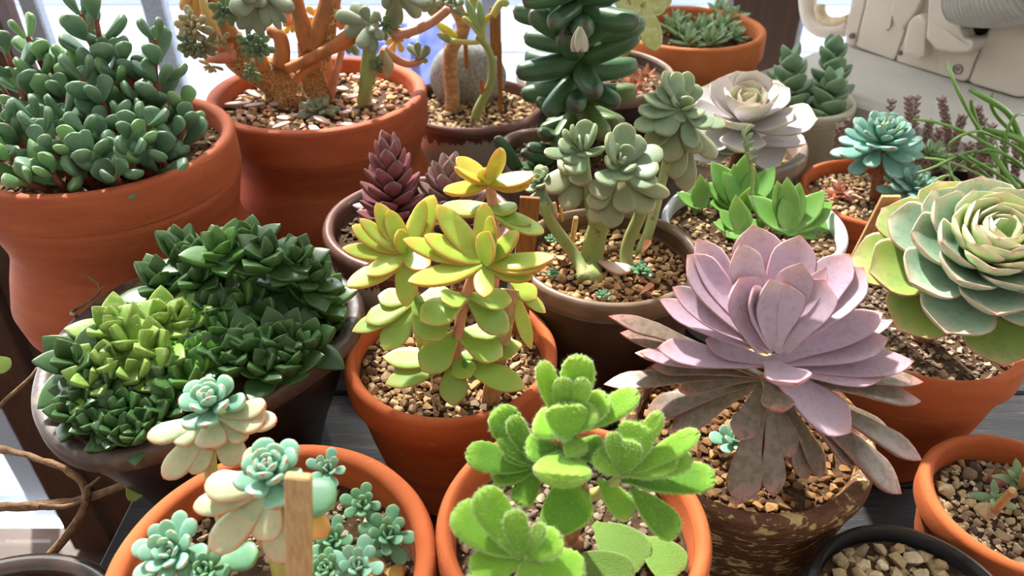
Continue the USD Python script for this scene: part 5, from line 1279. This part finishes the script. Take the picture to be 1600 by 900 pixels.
# --- bare twigs at the corner
PG = pG['path']
for pts, r, dd in (([(45, 905), (110, 830), (134, 764), (70, 720), (0, 702), (-30, 700)], .0022, .40), ([(-30, 800), (0, 792), (60, 790), (130, 780), (200, 756), (236, 738), (238, 728), (214, 722), (172, 718), (140, 702), (110, 660), (96, 630)], .0022, .40), ([(-10, 860), (0, 634), (35, 602), (58, 576)], .0014, .42), ([(184, 718), (180, 702), (178, 692)], .0012, .402), ([(134, 764), (156, 746)], .0009, .40), ([(60, 790), (88, 792), (136, 782)], .0014, .398)):
    ln = smoothline([at_d(x, y, dd + .002 * j) for j, (x, y) in enumerate(pts)], 34)
    V, F = tube(ln, np.linspace(r * 1.15, r * .7, 34), 8)
    V = V + (meshkit.noise(V * 300)[:, None] - .5) * .0012
    put(PG, 'twig', V, F, 'twig')
for a, b, w, c in (((212, 712), (206, 784), 34, .399), ((-12, 575), (16, 560), 34, .43)):
    A, Bq = at_d(*a, c), at_d(*b, c - .004)
    add_leaf(PG, A, Bq - A, [.5, -.8, .3], np.linalg.norm(Bq - A), w * c / FPX, .0008, 'leaf_light', prof='ellip', cup=.35, sag=-.2, side=-.3)

# ------------------------------------------------------------------ sticks and labels


def stick(name, label, a3, b3, w, th, mat, cat, tipcut=False, facing=None):
    t = thing(name, label, cat, a3)
    a3, b3 = np.asarray(a3), np.asarray(b3)
    z = unit(b3 - a3)
    f = np.asarray(facing if facing is not None else [0, -1, .5], float)
    y = unit(f - (f @ z) * z)
    x = np.cross(y, z)
    L = np.linalg.norm(b3 - a3)
    put(t, 'blade', *box((a3 + b3) / 2, w / 2, th / 2, L / 2, ax=np.stack([x, y, z]), bev=min(w, th) * .14), mat, smooth=False)
    return t


def pick(name, label, a3, b3, r, mat='wood_stick', cat='wooden pick'):
    t = thing(name, label, cat, a3)
    a3, b3 = np.asarray(a3), np.asarray(b3)
    put(t, 'shaft', *tube(a3 + np.linspace(0, 1, 6)[:, None] * (b3 - a3), [r, r, r, r, r * .98, r * .9], 9), mat, smooth=45)
    return t


s1 = stick('wooden_plant_label', 'flat pale wooden stick standing in the pale echeveria pot, cut square on top', at_d(468, 912, .270), at_d(466, 742, .252), .0086, .0042, 'wood_stick', 'plant label')
stick('wooden_plant_label', 'tan flat wooden stick leaning under golden sedum leaves in its pumice gravel', at_z(764, 638, .083), at_d(797, 452, .393), .0095, .0022, 'wood_stick', 'plant label', facing=[.15, -1, .4])
stick('wooden_plant_label', 'darker brown wooden stick standing upright behind the golden sedum, near the opalina leaves', [.0035, .362, .08], at_d(828, 308, .40), .0105, .0026, 'wood_brown', 'plant label')
stick('wooden_plant_label', 'blunt-cornered wooden label standing behind the frosted lime echeveria', [.208, .398, .085], at_d(1393, 306, .42), .0105, .0026, 'wood_stick', 'plant label')
A = at_z(782, 178, .088)
t4 = stick('wooden_plant_label', 'paddle-shaped wooden label in the caudex plant pot, wide above and narrow below', A, at_y(780, 66, A[1]), .0045, .0026, 'wood_brown', 'plant label')
put(t4, 'paddle', *box(at_y(774, 50, A[1]), .0048, .0014, .021, ax=np.stack([[1, 0, 0], unit([0, .97, -.1]), unit([0, .1, 1])]), bev=.0005), 'wood_brown', smooth=False)
A = at_z(732, 165, .088)
pick('wooden_pick', 'thin reddish wooden rod between the peeling trunk and round grey stone', A, at_y(726, 40, A[1]), .0022, 'wood_brown')
pick('wooden_pick', 'cut pick end poking out of the haworthia bowl above the minty rosette', at_d(303, 640, .385), at_d(298, 572, .375), .0016)
pick('wooden_pick', 'bamboo pick propping the mint rosette stem against the terracotta rim', [-.128, .217, .084], at_d(322, 715, .34), .0014)
pick('wooden_pick', 'pinkish thin pick leaning nearest the thick opalina stem', at_z(893, 384, .108), at_d(900, 340, .48), .0018)
pick('wooden_pick', 'thin pick standing upright at the back rim of the opalina pot', at_z(870, 350, .108), at_d(866, 318, .488), .0014)
pick('wooden_pick', 'second thin pick standing just beside the upright one in the opalina pot', at_z(878, 352, .108), at_d(876, 322, .488), .0014)
pick('wooden_pick', 'ringed bamboo pick stub slanting from stones beside the tiny seedling', at_z(1553, 800, .058), at_d(1582, 766, .362), .0020)
pick('wooden_pick', 'bamboo pick at the picture edge behind the tiny seedling rosette', at_z(1596, 760, .058), at_d(1604, 734, .365), .0020)

# ------------------------------------------------------------------ the white cabinet and the appliance on it
EA, EB = unit([.62, -.78, 0]), unit([.78, .62, 0])
KC = np.array([.437, .671, 0])
cab = thing('white_cabinet', 'pale grey-white cabinet top with a square corner, standing under the cream appliance', 'cabinet', [*(KC + EB * .3 - EA * .3)[:2], -1.31])
ax3 = np.stack([EA, EB, Z3])
cc = KC - EA * .125 + EB * .17
put(cab, 'top', *box([cc[0], cc[1], .055], .125, .17, .015, ax=ax3, bev=.003), 'sill_white', smooth=False)
put(cab, 'body', *box([cc[0], cc[1], -.637], .122, .167, .672, ax=ax3, bev=.003), 'sill_white', smooth=False)

Q0, Q1 = at_z(1334, 74, .071), at_z(1588, 154, .071)
EE = unit(Q1 - Q0)
NN = unit(np.cross(EE, Z3))
if NN[1] > 0:
    NN = -NN
ap = thing('portable_appliance', 'cream plastic appliance with a foam-wrapped carrying loop and a ribbed white hose', 'appliance', (Q0 + Q1) / 2)


def on_face(x, y, off=0.0):
    r = ray(x, y)
    t = ((Q0 + NN * off - CE) @ NN) / (r @ NN)
    p = CE + t * r
    return np.array([(p - Q0) @ EE, p[2]])


def slab(name, px, off0, off1, mat, rnd=.003, raw=None):
    from shapely.geometry import Polygon
    import mapbox_earcut
    pts = np.array([on_face(x, y, off1) for x, y in px]) if raw is None else np.asarray(raw)
    pg = Polygon(pts).buffer(0)
    pg = pg.buffer(-rnd).buffer(rnd, quad_segs=5) if rnd else pg
    levels = [(off0, 0.0), (off1 - rnd * .6, 0.0), (off1 - rnd * .18, rnd * .18), (off1, rnd * .6)] if off1 > off0 else []
    m = MB()
    ring = lambda g: np.array(g.exterior.coords)[:-1]
    base = ring(pg)
    n = len(base)
    cen = base.mean(0)
    from shapely import offset_curve
    nv = []
    for i in range(n):
        a, b = base[i - 1], base[(i + 1) % n]
        tg = unit(b - a)
        nv.append([-tg[1], tg[0]])
    nv = np.array(nv) * (1 if pg.exterior.is_ccw else -1)
    rows = []
    for o, ins in levels:
        q = base + nv * ins
        rows.append(Q0 * [1, 1, 0] + q[:, :1] * EE + q[:, 1:2] * Z3 + NN * o)
    V = np.vstack(rows)
    F = grid_faces(len(rows), n)
    F = np.vstack([F[:, [0, 1, 2]], F[:, [0, 2, 3]]])
    tri = mapbox_earcut.triangulate_float64(base, np.array([n], np.uint32)).reshape(-1, 3).astype(int)
    F = np.vstack([F, tri + n * (len(rows) - 1), tri[:, ::-1]])
    a = V[F[:, 0]]
    put(ap, name, V, fix_wind(V, F), mat, smooth=40)


def fix_wind(V, F):
    import trimesh
    m = trimesh.Trimesh(V, F, process=False)
    trimesh.repair.fix_normals(m, multibody=False)
    return np.array(m.faces)


slab('body', [(1322, 66), (1336, 73), (1588, 153), (1606, 152), (1690, 100), (1760, -260), (1395, -330)], -.16, -.003, 'plastic_cream', .006)
slab('side_panel', [(1320, 50), (1322, 67), (1334.5, 72), (1352, 0), (1420, -290), (1395, -290), (1330, 0)], -.02, .0, 'plastic_cream')
slab('front_panel', [(1337, 73.5), (1396.5, 95), (1411, 55), (1440, -50), (1500, -280), (1423, -290), (1354, 0)], -.02, .001, 'plastic_cream')
slab('front_panel', [(1399, 96), (1504, 128), (1512, 122), (1538, 52), (1600, -120), (1640, -260), (1505, -280), (1413, 56)], -.02, .002, 'plastic_cream')
slab('front_panel', [(1512, 130), (1585, 152), (1604, 150), (1680, 100), (1750, -250), (1645, -260), (1541, 54)], -.02, .001, 'plastic_cream', .005)
circ = lambda cx, cy, r, n=36, a0=0, a1=2 * np.pi: [(cx + r * math.cos(t), cy + r * math.sin(t)) for t in np.linspace(a0, a1, n, endpoint=False)]
slab('groove_ridge', [(1378, 45), (1384, 48), (1390, 44), (1412, -60), (1402, -64)], -.001, .0035, 'plastic_cream', .0012)
slab('round_boss', [(1396, -10), (1391, 14), (1396, 36), (1408, 50), (1414, 40), (1430, 20), (1450, -20), (1440, -60), (1410, -60)], -.001, .012, 'plastic_cream', .004)
slab('pipe_cover', [(1412, 84), (1411, 62), (1418, 34), (1428, 24), (1440, 23), (1448, 34), (1446, 60), (1443, 92), (1430, 92)], -.001, .018, 'plastic_cream', .006)
slab('hose_collar', [(1448, 30), (1445, 60), (1460, 78), (1490, 84), (1512, 82), (1534, 62), (1536, 56), (1520, 62), (1506, 60), (1500, 46), (1503, 20), (1514, -20), (1530, -80), (1460, -90), (1450, -20)], -.001, .026, 'plastic_cream', .006)
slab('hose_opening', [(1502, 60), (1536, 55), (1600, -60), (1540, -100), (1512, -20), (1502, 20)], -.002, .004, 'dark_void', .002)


def on3(x, y, off):
    u, z = on_face(x, y, off)
    return Q0 * [1, 1, 0] + u * EE + z * Z3 + NN * off


hp_ = [on3(1514, -16, .012), on3(1560, -14, .022), on3(1620, -28, .03), on3(1700, -60, .03)]
ln = smoothline(hp_, 150)
rr = .034 + .0016 * np.sin(np.arange(150) * 1.05)
put(ap, 'hose', *tube(ln, rr, 36), 'hose_white')
put(ap, 'carrying_loop', *tube(smoothline([on3(1282, -260, -.03), on3(1262, -70, -.02), on3(1262, 0, -.015), on3(1270, 34, -.012), on3(1294, 46, -.012), on3(1330, 38, -.012)], 40), .0115, 18), 'plastic_cream')
put(ap, 'foam_wrap', *tube(smoothline([on3(1281, 8, -.010), on3(1287, 30, -.008), on3(1306, 36, -.008), on3(1328, 30, -.008)], 20), .0072, 12), 'foam_cream')
for x, y, r in ((1331, 56, 4.5), (1497, 108, 8), (1407, 82, 4)):
    c = on3(x, y, .002)
    rad = r * dep(c) / FPX
    a = np.linspace(0, 2 * np.pi, 24, endpoint=False)
    u2 = Z3
    rows = [c + NN * o + q * rad * (np.cos(a)[:, None] * EE + np.sin(a)[:, None] * u2) for q, o in ((1.05, -.002), (1.0, .0015), (.75, .0018), (.7, -.0005), (.45, -.0005), (.4, .0012), (.02, .0012))]
    V = np.vstack(rows)
    F = grid_faces(len(rows), 24)
    put(ap, 'screw', V, fix_wind(V, np.vstack([F[:, [0, 1, 2]], F[:, [0, 2, 3]]])), 'screw_grey', smooth=35)
